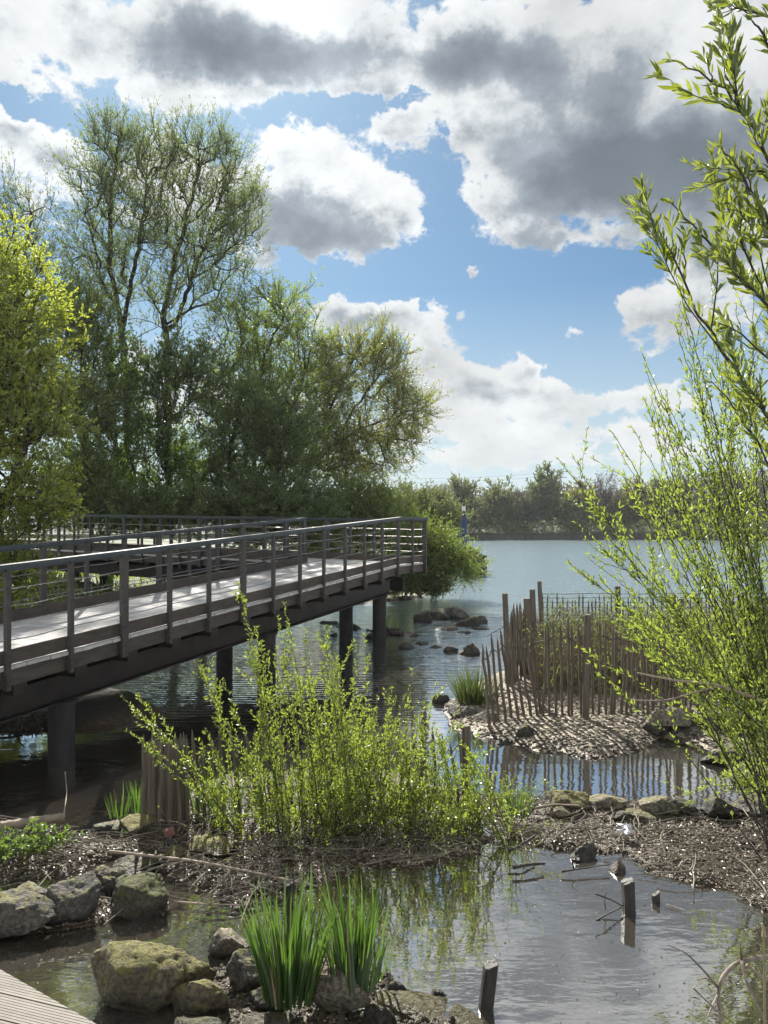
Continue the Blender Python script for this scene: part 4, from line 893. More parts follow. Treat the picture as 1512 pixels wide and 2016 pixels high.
# tall willow
YT = 28.0
tree('willow_tree', 'tallest airy willow with several dark upright stems and small new leaves', 'tree',
 [[P(245,1040,YT), P(250,820,YT), P(240,640,YT), P(215,520,YT), P(220,380,YT), P(235,270,YT)], [P(243,640,YT), P(262,540,YT), P(285,420,YT), P(290,320,YT)],
  [P(335,1040,YT+.5), P(330,760,YT+.5), P(322,620,YT+.5), P(348,500,YT+.4), P(380,380,YT+.4), P(405,290,YT+.4)], [P(322,625,YT+.5), P(290,575,YT+.3), P(262,560,YT+.2)],
  [P(345,640,YT+.5), P(380,545,YT+.8), P(420,440,YT+.8), P(440,360,YT+.8)], [P(325,640,YT+.5), P(375,610,YT+.8), P(430,590,YT+.8)], [P(245,640,YT), P(205,560,YT-.4), P(175,440,YT-.4)]],
 [ellipsoid(235,300,YT,55,75,1.6), ellipsoid(195,380,YT,65,90,1.8), ellipsoid(320,330,YT,80,75,1.8), ellipsoid(415,330,YT,80,85,1.8), ellipsoid(455,420,YT,70,90,1.8), ellipsoid(300,450,YT,130,100,2.2),
  ellipsoid(200,520,YT,80,90,2.), ellipsoid(400,520,YT,110,80,2.2), ellipsoid(300,590,YT,160,70,2.2)],
 1150, 'leaf_tree', 13, ntw=6, nlf=7, twl=.8, lsz=(.115, .034), group=GT, tr=.0085, upb=.9, wts=[1.2,1.2,1.2,1.3,1.2,.9,.9,.8,.6], spread=.5)
GM = [('mid green multi-stemmed willow in the middle of the bank, right of the tallest one', [[P(500,1030,26), P(500,850,26), P(520,700,26), P(560,620,26)], [P(540,1030,26.3), P(560,850,26), P(600,730,26), P(620,640,26)], [P(470,1030,26), P(450,850,26), P(450,700,26)]],
   [ellipsoid(560,640,26,80,80,1.6), ellipsoid(480,660,26,90,90,1.8), ellipsoid(600,760,26,90,110,1.8), ellipsoid(500,780,26,110,110,2), ellipsoid(560,900,26,120,90,2)], 900, 'leaf_mid', 14, 7, 7, .62, (.10, .036)),
  ('golden willow leaning out to the right over the water, end of the bank', [[P(590,960,27), P(615,915,27), P(650,878,27), P(700,850,27), P(745,830,27), P(790,815,27)], [P(590,965,27), P(625,860,27), P(665,770,27), P(700,700,27)], [P(655,876,27), P(700,800,27), P(750,730,27)], [P(700,850,27), P(760,860,27), P(810,870,27)]],
   [ellipsoid(730,690,27,75,48,1.5), ellipsoid(660,740,27,70,70,1.5), ellipsoid(770,760,27,60,70,1.5), ellipsoid(815,820,27,50,60,1.3), ellipsoid(740,870,27,85,70,1.5), ellipsoid(650,880,27,80,80,1.7), ellipsoid(700,930,27,70,30,1.2)], 900, 'leaf_catkin', 15, 7, 7, .62, (.10, .034)),
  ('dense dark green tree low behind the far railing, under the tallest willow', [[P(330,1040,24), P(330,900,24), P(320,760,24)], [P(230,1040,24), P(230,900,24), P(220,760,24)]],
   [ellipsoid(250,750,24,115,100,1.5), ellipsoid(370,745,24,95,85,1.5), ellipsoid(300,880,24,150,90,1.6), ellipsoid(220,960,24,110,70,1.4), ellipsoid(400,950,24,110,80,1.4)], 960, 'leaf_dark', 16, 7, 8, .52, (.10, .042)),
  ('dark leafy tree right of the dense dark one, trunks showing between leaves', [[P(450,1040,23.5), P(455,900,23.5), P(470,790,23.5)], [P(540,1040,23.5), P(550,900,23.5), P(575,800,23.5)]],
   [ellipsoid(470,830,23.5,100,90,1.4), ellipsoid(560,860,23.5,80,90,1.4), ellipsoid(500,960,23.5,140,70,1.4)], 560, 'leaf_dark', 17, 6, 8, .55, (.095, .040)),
  ('shadowy tree between the yellow-green tree and the tallest willow', [[P(170,1040,22), P(165,900,22), P(160,700,22)]],
   [ellipsoid(165,640,22,60,100,1.2), ellipsoid(170,800,22,75,110,1.2), ellipsoid(160,960,22,80,80,1.2)], 640, 'leaf_mid', 18, 7, 7, .5, (.09, .038))]
for lb, trk, el_, n_, lf_, sd_, a_, b_, c_, d_ in GM:
    tree('willow_tree' if 'willow' in lb else 'tree', lb, 'tree', trk, el_, n_, lf_, sd_, ntw=a_, nlf=b_, twl=c_, lsz=d_, group=GT, tr=.006, upb=.5)
GS = 'bushes along the left shore'
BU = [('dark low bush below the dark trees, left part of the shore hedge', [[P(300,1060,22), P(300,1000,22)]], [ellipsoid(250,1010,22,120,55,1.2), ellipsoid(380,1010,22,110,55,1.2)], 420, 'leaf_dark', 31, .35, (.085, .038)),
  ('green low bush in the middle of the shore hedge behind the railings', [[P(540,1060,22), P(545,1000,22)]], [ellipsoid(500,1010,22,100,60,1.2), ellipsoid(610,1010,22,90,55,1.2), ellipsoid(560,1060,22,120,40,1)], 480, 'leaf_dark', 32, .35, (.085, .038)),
  ('olive bush under the leaning golden willow', [[P(700,1100,24), P(700,1020,24)]], [ellipsoid(690,990,24,90,55,1.2), ellipsoid(740,1050,24,80,60,1.2), ellipsoid(650,1060,24,80,50,1.2)], 560, 'leaf_mid', 33, .40, (.09, .036)),
  ('bright bush overhanging the water at the right end of the bridge', [[P(850,1150,25.5), P(850,1090,25.5), P(870,1040,25.5)], [P(850,1150,25.5), P(900,1110,25.3), P(930,1090,25.2)]],
    [ellipsoid(800,1050,25.5,45,55,1.2), ellipsoid(850,1080,25.4,50,38,1), ellipsoid(860,1115,25.3,60,32,1.1), ellipsoid(905,1108,25.2,30,26,.8), ellipsoid(810,1120,25.5,45,38,1), ellipsoid(900,1130,25,36,18,.7)], 460, 'leaf_yellow2', 34, .75, (.095, .034)),
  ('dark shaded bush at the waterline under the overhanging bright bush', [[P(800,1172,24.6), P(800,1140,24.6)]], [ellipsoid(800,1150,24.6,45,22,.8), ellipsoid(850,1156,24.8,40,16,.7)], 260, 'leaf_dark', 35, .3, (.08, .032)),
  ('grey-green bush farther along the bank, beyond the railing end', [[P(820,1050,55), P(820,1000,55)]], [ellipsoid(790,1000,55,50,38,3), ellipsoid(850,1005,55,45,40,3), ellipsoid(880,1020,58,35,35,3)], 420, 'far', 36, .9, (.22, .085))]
M['leaf_yellow2'] = leaf_mat('leaf_shore_bush', (.08, .11, .022), (.14, .175, .035), (.38, .50, .06), .46)
for lb, trk, el_, n_, lf_, sd_, c_, d_ in BU:
    tree('bush', lb, 'bush', trk, el_, n_, lf_, sd_, ntw=7, nlf=8, twl=c_, lsz=d_, group=GS, tr=.005, spread=.8)

# far shore: one tree after the other
GF = 'trees on the far shore'
FT = [ # px, top, halfwidth px, kind, label
 (905,948,38,'far','pale green far-shore tree just right of the railing end'), (870,962,30,'far_b','greyish far-shore tree at the left end of the far bank'),
 (980,955,36,'far','upright far-shore willow left of the leaning one'), (1030,972,30,'far_b','bare brown far-shore tree between the two far willows'),
 (1075,912,44,'far_l','tall far-shore willow with a strongly leaning dark trunk'), (1140,962,34,'far_y','yellowish far-shore tree right of the leaning willow'),
 (1190,930,38,'far_b','bare rounded far-shore tree showing sky through its twigs'), (1245,955,34,'far_y','golden far-shore tree behind the willow twigs'),
 (1300,945,36,'far','green far-shore tree right of the golden one'), (1355,935,40,'far_b','brown far-shore tree partly behind the right willow'),
 (1415,925,42,'far_b','tall brown far-shore tree near the right edge'), (1475,920,42,'far_b','last brown far-shore tree at the right edge'), (1130,990,24,'far','small round far-shore tree at the water'), (945,1000,26,'far_b','low grey far-shore thicket by the marker'),
 (1545,925,44,'far','far-shore tree just beyond the right edge'), (1010,1010,22,'far','low green far-shore bush at the quay'), (1210,1005,28,'far_y','low yellowish far-shore bush at the quay')]
for i, (px, tp, hw, kd, lb) in enumerate(FT):
    Y = 132 + (i * 37 % 9); gz = 1.1; ty = lambda v: P(px, v, Y)
    b0_ = P(px, 1, Y); b0_[2] = gz
    if kd == 'far_l': trk = [[P(1128,1052,Y) * (1, 1, 0) + (0, 0, gz), P(1095,1010,Y), P(1062,965,Y), P(1050,930,Y)], [P(1100,1018,Y), P(1090,970,Y), P(1085,930,Y)]]
    else: trk = [[b0_, P(px, (tp + 1060) / 2, Y), P(px + 4, tp + 20, Y)]]
    mid_y = (tp + 1050) / 2; ry = (1050 - tp) / 2
    el_ = [ellipsoid(px, mid_y - ry * .35, Y, hw * .85, ry * .65, 3.2), ellipsoid(px - hw * .3, mid_y + ry * .3, Y, hw * .8, ry * .6, 3.2), ellipsoid(px + hw * .35, mid_y + ry * .35, Y, hw * .8, ry * .55, 3.2)]
    bare = kd == 'far_b'
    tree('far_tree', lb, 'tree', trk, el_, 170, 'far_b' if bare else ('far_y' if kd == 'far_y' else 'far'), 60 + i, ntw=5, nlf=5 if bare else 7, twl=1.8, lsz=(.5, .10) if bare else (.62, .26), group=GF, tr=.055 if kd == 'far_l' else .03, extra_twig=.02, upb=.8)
# the wood behind them, one mass
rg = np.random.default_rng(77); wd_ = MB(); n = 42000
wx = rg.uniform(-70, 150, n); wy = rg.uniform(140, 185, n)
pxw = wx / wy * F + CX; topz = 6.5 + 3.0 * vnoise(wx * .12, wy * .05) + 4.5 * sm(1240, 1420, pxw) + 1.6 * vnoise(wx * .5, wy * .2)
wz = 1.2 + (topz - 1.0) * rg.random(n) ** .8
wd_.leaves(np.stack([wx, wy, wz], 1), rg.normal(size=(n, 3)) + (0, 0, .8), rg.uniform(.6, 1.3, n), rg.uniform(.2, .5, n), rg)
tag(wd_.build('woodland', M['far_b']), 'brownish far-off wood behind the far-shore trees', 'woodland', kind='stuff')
qy = MB()
for k in range(130):
    x0 = -30 + k * 1.1; qy.box((x0 + .55, 126.3, .35), (.53, 0, 0), (0, .1, 0), (0, 0, .65 + .04 * math.sin(k * 3.3)))
qy.box((45, 126.28, 1.02), (75, 0, 0), (0, .22, 0), (0, 0, .05))
tag(qy.build('quay_wall', M['quay']), 'long low dark timber quay wall along the far shore', 'wall')
# nearer undergrowth on far bank
n = 9000; wx = rg.uniform(-20, 75, n); wy = rg.uniform(127, 133, n); ug = MB()
ug.leaves(np.stack([wx, wy, 1.0 + rg.random(n) ** 1.5 * (1.2 + 1.6 * vnoise(wx * .4, wy * 0))], 1), rg.normal(size=(n, 3)) + (0, 0, .8), rg.uniform(.3, .6, n), rg.uniform(.1, .25, n), rg)
tag(ug.build('undergrowth', M['far']), 'low green undergrowth along the far quay', 'undergrowth', kind='stuff')
# pylon and lines
py = thing('pylon', 'tiny lattice power pylon above the far-shore trees', 'pylon', (90, 390, 8))
m_ = MB(); q = P(1100, 925, 390)
for sx_ in (-1, 1):
    for sy_ in (-1, 1): m_.beam((q[0] + sx_ * 3, 390 + sy_ * 3, 2), (q[0] + sx_ * .6, 390 + sy_ * .6, q[2]), .25, .25)
for k in range(6):
    z0, z1 = 3 + k * 4.4, 3 + (k + 1) * 4.4; r0_, r1_ = 3 - .4 * k, 3 - .4 * (k + 1)
    m_.beam((q[0] - r0_, 387, z0), (q[0] + r1_, 387, z1), .15, .15); m_.beam((q[0] + r0_, 387, z0), (q[0] - r1_, 387, z1), .15, .15)
m_.build('lattice_tower', M['steel'], py)
m_ = MB(); m_.beam((q[0] - 5, 390, q[2] - 1), (q[0] + 5, 390, q[2] - 1), .3, .3); m_.beam((q[0] - 4, 390, q[2] - 4), (q[0] + 4, 390, q[2] - 4), .3, .3); m_.build('cross_arm', M['steel'], py)
for k, (z0, z1, lb) in enumerate(((942, 935, 'upper power line crossing the sky above the far trees'), (950, 942, 'lower power line crossing the sky above the far trees'))):
    a = P(560, z0 - 4, 330); b = P(1100, z1 - 6, 390); m_ = MB()
    m_.tube([a + (b - a) * t_ - np.array((0, 0, 4 * 2.2 * t_ * (1 - t_))) for t_ in np.linspace(0, 1, 12)], .045, 4); tag(m_.build('power_line', M['steel']), lb, 'power line', 'power lines')
# navigation marker and old jetty
YM = 44
nm_ = thing('channel_marker', 'blue channel marker post with a small white board and dark tip, beyond the shore bush', 'marker', P(914, 1, YM) * (1, 1, 0))
b = P(914, 1, YM); b[2] = -1; t_ = P(914, 1012, YM)
m_ = MB(); m_.tube([b, (b[0], b[1], 1.2), t_ - (0, 0, .5), t_ - (0, 0, .1), t_], [.17, .17, .16, .11, .06], 14); m_.build('post', M['bluepaint'], nm_, smooth=True)
m_ = MB(); q = P(913, 1001, YM); m_.box(q, (.11, 0, 0), (0, .02, 0), (0, 0, .15)); m_.build('board', M['white'], nm_)
m_ = MB(); m_.tube([t_, q - (0, 0, .12)], [.03, .03], 8); m_.tube([q + (0, .03, .1), q + (0.02, .03, .32), q + (.05, .03, .55)], [.06, .05, .01], 8); m_.build('finial', M['black'], nm_)
jt = thing('old_jetty', 'rotting dark timber jetty head sticking out beyond the shore bush', 'jetty', P(935, 1, 38) * (1, 1, 0))
rg = np.random.default_rng(8)
for k in range(9):
    px = 918 + k * 4.6; Y = 37 + (k % 3) * .8; a = P(px, 1, Y); a[2] = -1; m_ = MB()
    m_.tube([a, P(px + rg.uniform(-1, 1), 1070 + k * 4 + rg.uniform(-6, 6), Y)], [.13, .11], 8); m_.build('pile', M['darkwood'], jt)
for k in range(3):
    m_ = MB(); m_.beam(P(912, 1092 + k * 11, 36.8), P(958, 1096 + k * 11, 36.8), .2, .12); m_.build('timber', M['darkwood'], jt)

# ------------------------------------------------------------------ shrubs with stems drawn one by one
def shrub(name, label, cat, stems, leaf, seed, lsz, dens=40, side=.5, side_l=.25, r=.006, group=None, base=None, lspread=.75, start=.15, barkm='twig', droop=0.0, six=True, gap=0.0):
    """stems: list of point lists (base..tip); dens = leaves per metre"""
    rg = np.random.default_rng(seed); mb = MB(); lf = MB()
    b0_ = np.asarray(stems[0][0] if base is None else base, float); th_ = thing(name, label, cat, b0_, group)
    LPs = []; LDs = []; LSs = []
    def run(pts, r0, depth, st0):
        pts = np.array([np.asarray(p_, float) for p_ in pts]); n = max(6, int(np.linalg.norm(np.diff(pts, axis=0), axis=1).sum() / .07))
        # smooth interpolation
        tt_ = np.linspace(0, len(pts) - 1, n); q = np.stack([np.interp(tt_, np.arange(len(pts)), pts[:, k]) for k in range(3)], 1)
        for _ in range(max(1, n // (len(pts) * 2))): q[1:-1] = (q[:-2] + 2 * q[1:-1] + q[2:]) / 4
        q[1:-1] += rg.normal(size=(n - 2, 3)) * .004
        seg = np.linalg.norm(np.diff(q, axis=0), axis=1); L_ = seg.sum(); cum = np.concatenate([[0], np.cumsum(seg)])
        mb.tube(q, np.linspace(r0, max(.0009, r0 * .25), n), 5 if depth == 0 else 4, cap=False)
        def at(s_): return np.array([np.interp(s_, cum, q[:, k]) for k in range(3)])
        def dr(s_): v = at(min(L_, s_ + .03)) - at(max(0, s_ - .03)); return v / (np.linalg.norm(v) + 1e-9)
        m = int(L_ * (1 - st0) * dens * (1 if depth == 0 else 1.1)) + 3
        ss = st0 * L_ + (1 - st0) * L_ * rg.random(m) ** .85; ss[:3] = L_
        if gap: ss = ss[(np.sin(ss * 17 + seed) > -1 + gap)]
        for s_ in ss:
            d = dr(s_); v = rg.normal(size=3); v -= d * (v @ d); v /= np.linalg.norm(v) + 1e-9
            LPs.append(at(s_)); LDs.append(d * rg.uniform(.5, 1.2) + v * lspread + (0, 0, .15 - droop)); LSs.append(rg.uniform(.5, 1.15) * (1.0 if s_ < L_ * .9 else .8))
        if depth < 2 and side > 0:
            k = rg.poisson(L_ * (1 - st0) / .12 * side * (1 if depth == 0 else .35))
            for _ in range(k):
                s_ = L_ * rg.uniform(st0, .93); d = dr(s_); v = rg.normal(size=3); v -= d * (v @ d); v /= np.linalg.norm(v) + 1e-9
                e = d * .8 + v * .55 + (0, 0, .25 - droop); e /= np.linalg.norm(e); l_ = side_l * rg.uniform(.5, 1.3) * (1 - .4 * s_ / L_)
                a = at(s_); run([a, a + e * l_ * .5, a + e * l_ + d * l_ * .15 + (0, 0, l_ * .08)], r0 * .45, depth + 1, .05)
    for st in stems:
        rr = r * (.5 if name == 'willow_tree' and (st[0][0] / st[0][1] * F + CX) < 1590 else 1)
        run(st, rr * rg.uniform(.8, 1.2), 0, start)
    lf.leaves(np.array(LPs), np.array(LDs), lsz[0] * np.array(LSs), lsz[1] * np.array(LSs), rg, six=six)
    mb.build('stems', M[barkm], th_, smooth=True); lf.build('foliage', M[leaf], th_); return th_

# central willow shrub on the mud
rg = np.random.default_rng(42)
env = [(240,1385),(300,1345),(380,1300),(430,1290),(470,1160),(500,1175),(530,1250),(555,1190),(585,1240),(640,1245),(700,1290),(740,1300),(800,1330),(850,1345),(900,1420),(950,1480),(1000,1560),(1030,1600)]
ex = [e[0] for e in env]; ey = [e[1] for e in env]
stems = []
def cstem(bx, tx, ty, Y=None, by=None):
    Yb = rg.uniform(5.75, 6.25); b = P(bx, 1, Yb); b[2] = hgt(b[0], b[1]) - .03
    Yt_ = Y or Yb + rg.uniform(-.45, .25); t_ = P(tx, ty, Yt_)
    m1 = b * .55 + t_ * .45; m1[2] += .10 * abs(t_[0] - b[0]) + .05; return [b, m1, t_]
for tx, ty, bx in ((470,1150,560),(482,1180,560),(560,1188,640),(548,1215,600),(240,1372,480),(262,1392,470),(385,1305,520),(400,1330,540),(250,1440,460),(600,1240,650),(640,1235,680),(700,1262,700),(718,1250,730),(660,1290,690),(810,1320,780),(860,1345,800),(900,1400,830),(310,1500,450),(300,1420,480),(540,1290,600),(490,1260,560),(505,1310,560),(580,1280,620)):
    stems.append(cstem(bx, tx, ty))
for k in range(84):
    tx = rg.triangular(330, 760, 1020); e = np.interp(tx, ex, ey); ty = e + 25 + (1640 - e) * rg.random() ** 1.1 * .8
    bx = np.clip(630 + (tx - 630) * .72 + rg.normal() * 40, 400, 990); stems.append(cstem(bx, tx, min(ty, 1640)))
for k in range(80):
    tx = rg.triangular(440, 900, 1035); ty = rg.uniform(1440, 1645); bx = np.clip(tx + rg.normal() * 70, 400, 1000); stems.append(cstem(bx, tx, max(ty, np.interp(tx, ex, ey) + 30), by=1))
shrub('willow_shrub', 'wide light green willow shrub growing from the leaf mud in the middle of the picture', 'shrub', stems, 'leaf_bush', 43, (.036, .0122), dens=78, side=.58, side_l=.22, r=.0048, start=.04, lspread=.95)
# dead grass and brambles at its foot
for lo_, hi_, lb_ in ((380, 690, 'tangled brown twigs at the left foot of the central willow shrub'), (700, 1040, 'tangled brown twigs at the right foot of the central willow shrub')):
    stems = []
    for k in range(34):
        bx = rg.uniform(lo_, hi_); by = rg.uniform(1600, 1690); b = G(bx, by, .06); v = np.array((rg.normal() * .25, rg.normal() * .15, rg.uniform(.05, .35)))
        stems.append([b, b + v * .6 + (0, 0, .05), b + v + (rg.normal() * .1, 0, -.06)])
    shrub('bramble', lb_, 'shrub', stems, 'leaf_bush', 44 + lo_, (.022, .009), dens=22, side=.8, side_l=.2, r=.003, barkm='reddish', start=.05)

# right willow: near boughs from a trunk outside the frame, large leaves
def near(pts, Y): return [P(a, b, Y + c) for a, b, c in pts]
st = [near([(1750,1400,.3),(1640,1150,.2),(1560,900,.1),(1500,800,0),(1420,690,0),(1370,610,0),(1330,520,0),(1290,450,0),(1262,392,0)], 2.9),
 near([(1420,690,0),(1350,600,-.05),(1320,540,-.05),(1280,450,-.05),(1255,415,-.05)], 2.9),
 near([(1700,1000,.2),(1600,760,.1),(1530,620,0),(1450,540,0),(1400,480,0),(1350,430,0),(1322,400,0)], 2.8),
 near([(1530,620,0),(1500,500,0),(1470,420,0),(1440,400,0)], 2.8), near([(1640,800,.1),(1560,560,0),(1500,400,0),(1450,330,0),(1420,290,0)], 2.7),
 near([(1640,700,.1),(1570,460,0),(1510,300,0),(1470,230,0),(1420,170,0),(1370,140,0),(1322,118,0)], 2.7),
 near([(1470,230,0),(1440,180,0),(1425,130,0),(1415,100,0)], 2.7), near([(1455,218,0),(1400,200,0),(1345,175,0)], 2.7),
 near([(1650,500,.1),(1580,260,0),(1530,120,0),(1500,60,0),(1480,40,0)], 2.7), near([(1620,300,0),(1560,60,0),(1500,25,0),(1430,5,0)], 2.7),
 near([(1640,900,0),(1560,760,0),(1500,690,0),(1440,640,0),(1400,640,0)], 3.0), near([(1600,800,0),(1540,700,0),(1500,560,0),(1440,430,0),(1420,380,0)], 3.1),
 near([(1640,1100,0),(1560,1000,0),(1500,880,0),(1440,800,0),(1400,750,0)], 3.0), near([(1400,650,0),(1410,560,0),(1420,440,0),(1424,395,0)], 2.95),
 near([(1640,520,0),(1560,360,0),(1500,330,0),(1440,345,0)], 2.75), near([(1640,640,0),(1570,500,0),(1510,440,0),(1470,400,0)], 2.75)]
shrub('willow_tree', 'near willow boughs with large glossy leaves entering at the upper right edge', 'tree', st, 'leaf_near', 51, (.076, .0150), dens=66, side=.80, side_l=.22, r=.008, base=(2.0, 3.2, .1), start=.25, lspread=.6, barkm='darkwood')
near_tree = None
# mid-distance right willow: fan of stems with small leaves
rg = np.random.default_rng(52); st = []
def rst(tx, ty, Y, bx=None, by=None, sag=.0):
    b = P(bx or rg.uniform(1500, 1720), 1, Y + rg.uniform(0, .4)); b[2] = .12; t_ = P(tx, ty, Y + rg.uniform(-.4, .3))
    m1 = b * .5 + t_ * .5 + (rg.normal() * .05, 0, .16 * abs(t_[0] - b[0]) - sag); return [b, m1, t_]
for tx, ty in ((1120,1108),(1135,1030),(1100,905),(1128,900),(1165,1020),(1205,850),(1215,880),(1262,690),(1270,720),(1245,842),(1230,940),(1300,770),(1330,640),(1345,600),(1290,860),(1370,720),(1400,640),(1180,1330),(1150,1280),(1210,1200),(1250,1260),(1190,1150),(1160,1100),(1400,560),(1450,600),(1480,520),(1330,540)):
    st.append(rst(tx, ty, 5.2))
for k in range(32):
    u = rg.random(); tx = rg.uniform(1200, 1600); lo = np.interp(tx, [1200, 1300, 1400, 1500], [900, 700, 620, 560]); ty = rg.uniform(lo, 1480); st.append(rst(tx, ty, rg.uniform(4.6, 6.2)))
shrub('willow_shrub', 'big sprawling willow on the right bank, small narrow bright leaves on dark stems', 'shrub', st, 'leaf_bush', 53, (.046, .0130), dens=50, side=.60, side_l=.32, r=.0066, start=.2, lspread=.75, barkm='darkwood', base=(3.4, 5.6, .1))
st = []
for k in range(14):
    tx = rg.uniform(1180, 1580); ty = rg.uniform(1330, 1600); Y = rg.uniform(5.6, 6.9); b = P(rg.uniform(1470, 1660), 1, Y); b[2] = .1; t_ = P(tx, ty, Y - .2)
    if t_[2] < .05: t_[2] = .06 + .1 * rg.random()
    st.append([b, b * .5 + t_ * .5 + (0, 0, .18), t_])
for a in ([(1600,1420),(1500,1390),(1400,1340),(1310,1325),(1240,1322)], [(1560,1405),(1420,1350),(1300,1352),(1240,1368),(1210,1372)]):
    pass
shrub('willow_shrub', 'low trailing willow twigs over the rocks at the right of the fence pool', 'shrub', st, 'leaf_bush', 54, (.040, .013), dens=42, side=.6, side_l=.22, r=.005, start=.15, lspread=.8, barkm='twig', base=(3.7, 6.0, .1))
stick('branch', 'bare pale bough of driftwood hanging across the right willow stems', 'branch', [P(1640,1430,5.0), P(1540,1395,5.0), P(1450,1360,5.0), P(1400,1345,5.0), P(1330,1340,5.0), P(1255,1325,5.0)], (.014, .005), M['drift'], [([P(1420,1350,5.0), P(1370,1362,5.0), P(1310,1380,5.0), P(1240,1378,5.0)], .006)])
# low green growth inside the enclosure
st = []
rg = np.random.default_rng(55)
for k in range(420):
    Y = rg.uniform(10.3, 13.4); px = rg.uniform(1065, 1580); b = P(px, 1, Y); b[2] = .15; st.append([b, b + (rg.normal() * .08, 0, .3), b + (rg.normal() * .25, rg.normal() * .1, rg.uniform(.45, .95))])
shrub('thicket', 'dry pinkish-brown thicket with fresh green shoots inside the enclosure', 'thicket', st, 'leaf_mid', 56, (.036, .013), dens=9, side=.8, side_l=.38, r=.005, barkm='reddish', start=.02, lspread=.9)
# ivy-like plant at left
st = []
for k in range(34):
    b = G(rg.uniform(-20, 90), rg.uniform(1665, 1705), .08); st.append([b, b + (rg.normal() * .1, rg.normal() * .05, .08), b + (rg.normal() * .22, rg.normal() * .1, rg.uniform(.04, .2))])
shrub('bramble', 'dark leafy bramble on the wet mud at the left edge', 'shrub', st, 'leaf_dark', 57, (.045, .03), dens=45, side=.5, side_l=.12, r=.003, lspread=1.0, start=.05)
# shrub right of the central one
st = []
for k in range(26):
    b = G(rg.uniform(965, 1050), rg.uniform(1590, 1625), .07); st.append([b, b + (rg.normal() * .05, 0, .12), b + (rg.normal() * .16, 0, rg.uniform(.12, .34))])
shrub('willow_shrub', 'small pale sprig of willow at the right foot of the central shrub', 'shrub', st, 'leaf_bush', 58, (.026, .009), dens=50, side=.6, side_l=.12, r=.003, start=.1, barkm='reddish')

# ------------------------------------------------------------------ irises and grass
def blades(mb, base, n, hgt_, spread, width, rg, lean=.25, bend=.12, hvar=.3, dead=False):
    S = 7
    for k in range(n):
        a = rg.uniform(0, 2 * math.pi); rr = rg.random() ** .5; b = base + (math.cos(a) * rr * spread[0], math.sin(a) * rr * spread[1], 0)
        h_ = hgt_ * (1 - hvar * rg.random()) * (1.06 - .34 * rr * rr * rg.random() - .10 * rg.random()); out_ = np.array((math.cos(a) * rr, math.sin(a) * rr * .6, 0)) * lean * h_ + rg.normal(size=3) * (.03 * h_, .03 * h_, 0)
        f = rg.uniform(0, math.pi); sd = np.array((math.cos(f), math.sin(f), 0)); nn = np.array((-math.sin(f), math.cos(f), 0)) * .25
        V = []
        bd_ = rg.uniform(0, bend) * h_ * (6 if rg.random() < .07 else 1); wv_ = rg.uniform(.6, 1.2); crook = rg.normal(size=3) * (.05, .04, 0) * h_
        for j in range(S):
            u = j / (S - 1); c = b + out_ * (u + .5 * u * u) / 1.5 + np.array((0, 0, h_ * u - bd_ * u ** 3)) + crook * math.sin(u * 3.1) * u; wj = width * wv_ * (1 - u ** 2.2) * (.75 + .25 * min(1, u * 4)) / 2
            V += [c - sd * wj + nn * wj, c, c + sd * wj + nn * wj]
        Fc = []
        for j in range(S - 1):
            for i in (0, 1): Fc.append((j * 3 + i, j * 3 + i + 1, j * 3 + 3 + i + 1, j * 3 + 3 + i))
        mb.add(V, Fc, 1 if dead and k % 31 == 5 else 0)
def clump(name, label, cat, px, base, z, n, hpx, spx, width, seed, mat='iris', lean=.25, hvar=.35, group=None, bend=.05):
    rg = np.random.default_rng(seed); b = G(px, base, z); Y = b[1]; mb = MB()
    blades(mb, b, n, hpx / F * Y, (spx / F * Y, spx / F * Y * .7), width, rg, lean, bend, hvar, name == 'iris_plant')
    V = [v - b for v in mb.v]; mb.v = V; o = mb.build(name, [M[mat], M['reedstraw']], smooth=True); o.location = tuple(b); return tag(o, label, cat, group)
GI = 'iris clumps'
clump('iris_plant', 'left and larger of the two tall sword-leaved iris clumps among the front rocks', 'iris', 572, 1968, .10, 150, 262, 52, .021, 1, lean=.33, hvar=.55, group=GI)
clump('iris_plant', 'right and narrower of the two tall sword-leaved iris clumps among the front rocks', 'iris', 697, 1952, .10, 120, 258, 38, .019, 2, lean=.30, hvar=.55, group=GI)
clump('iris_plant', 'little fan of three iris leaves at the right side of the right iris clump', 'iris', 742, 1935, .06, 9, 150, 8, .018, 3, lean=.4, group=GI)
clump('iris_plant', 'small iris clump in the shade left of the paling roll', 'iris', 235, 1612, .05, 26, 78, 18, .014, 4, lean=.3, group=GI)
clump('iris_plant', 'small iris clump touching the left side of the paling roll', 'iris', 272, 1600, .05, 22, 76, 12, .014, 5, lean=.2, group=GI)
clump('iris_plant', 'iris clump seen through the left part of the low leaning fence', 'iris', 430, 1600, .06, 70, 110, 55, .014, 6, lean=.25, group=GI)
clump('iris_plant', 'iris clump behind the middle of the central willow shrub', 'iris', 655, 1585, .06, 60, 120, 45, .015, 7, lean=.2, group=GI)
clump('grass_tuft', 'bright grass tuft right of the central willow shrub', 'grass', 1020, 1606, .08, 90, 78, 26, .008, 8, lean=.7, group=None, bend=.2)
clump('grass_tussock', 'dark green grass tussock at the left tip of the fenced bank', 'grass', 936, 1388, .10, 420, 98, 34, .010, 9, mat='iris_dark', lean=.5, hvar=.5, bend=.2)

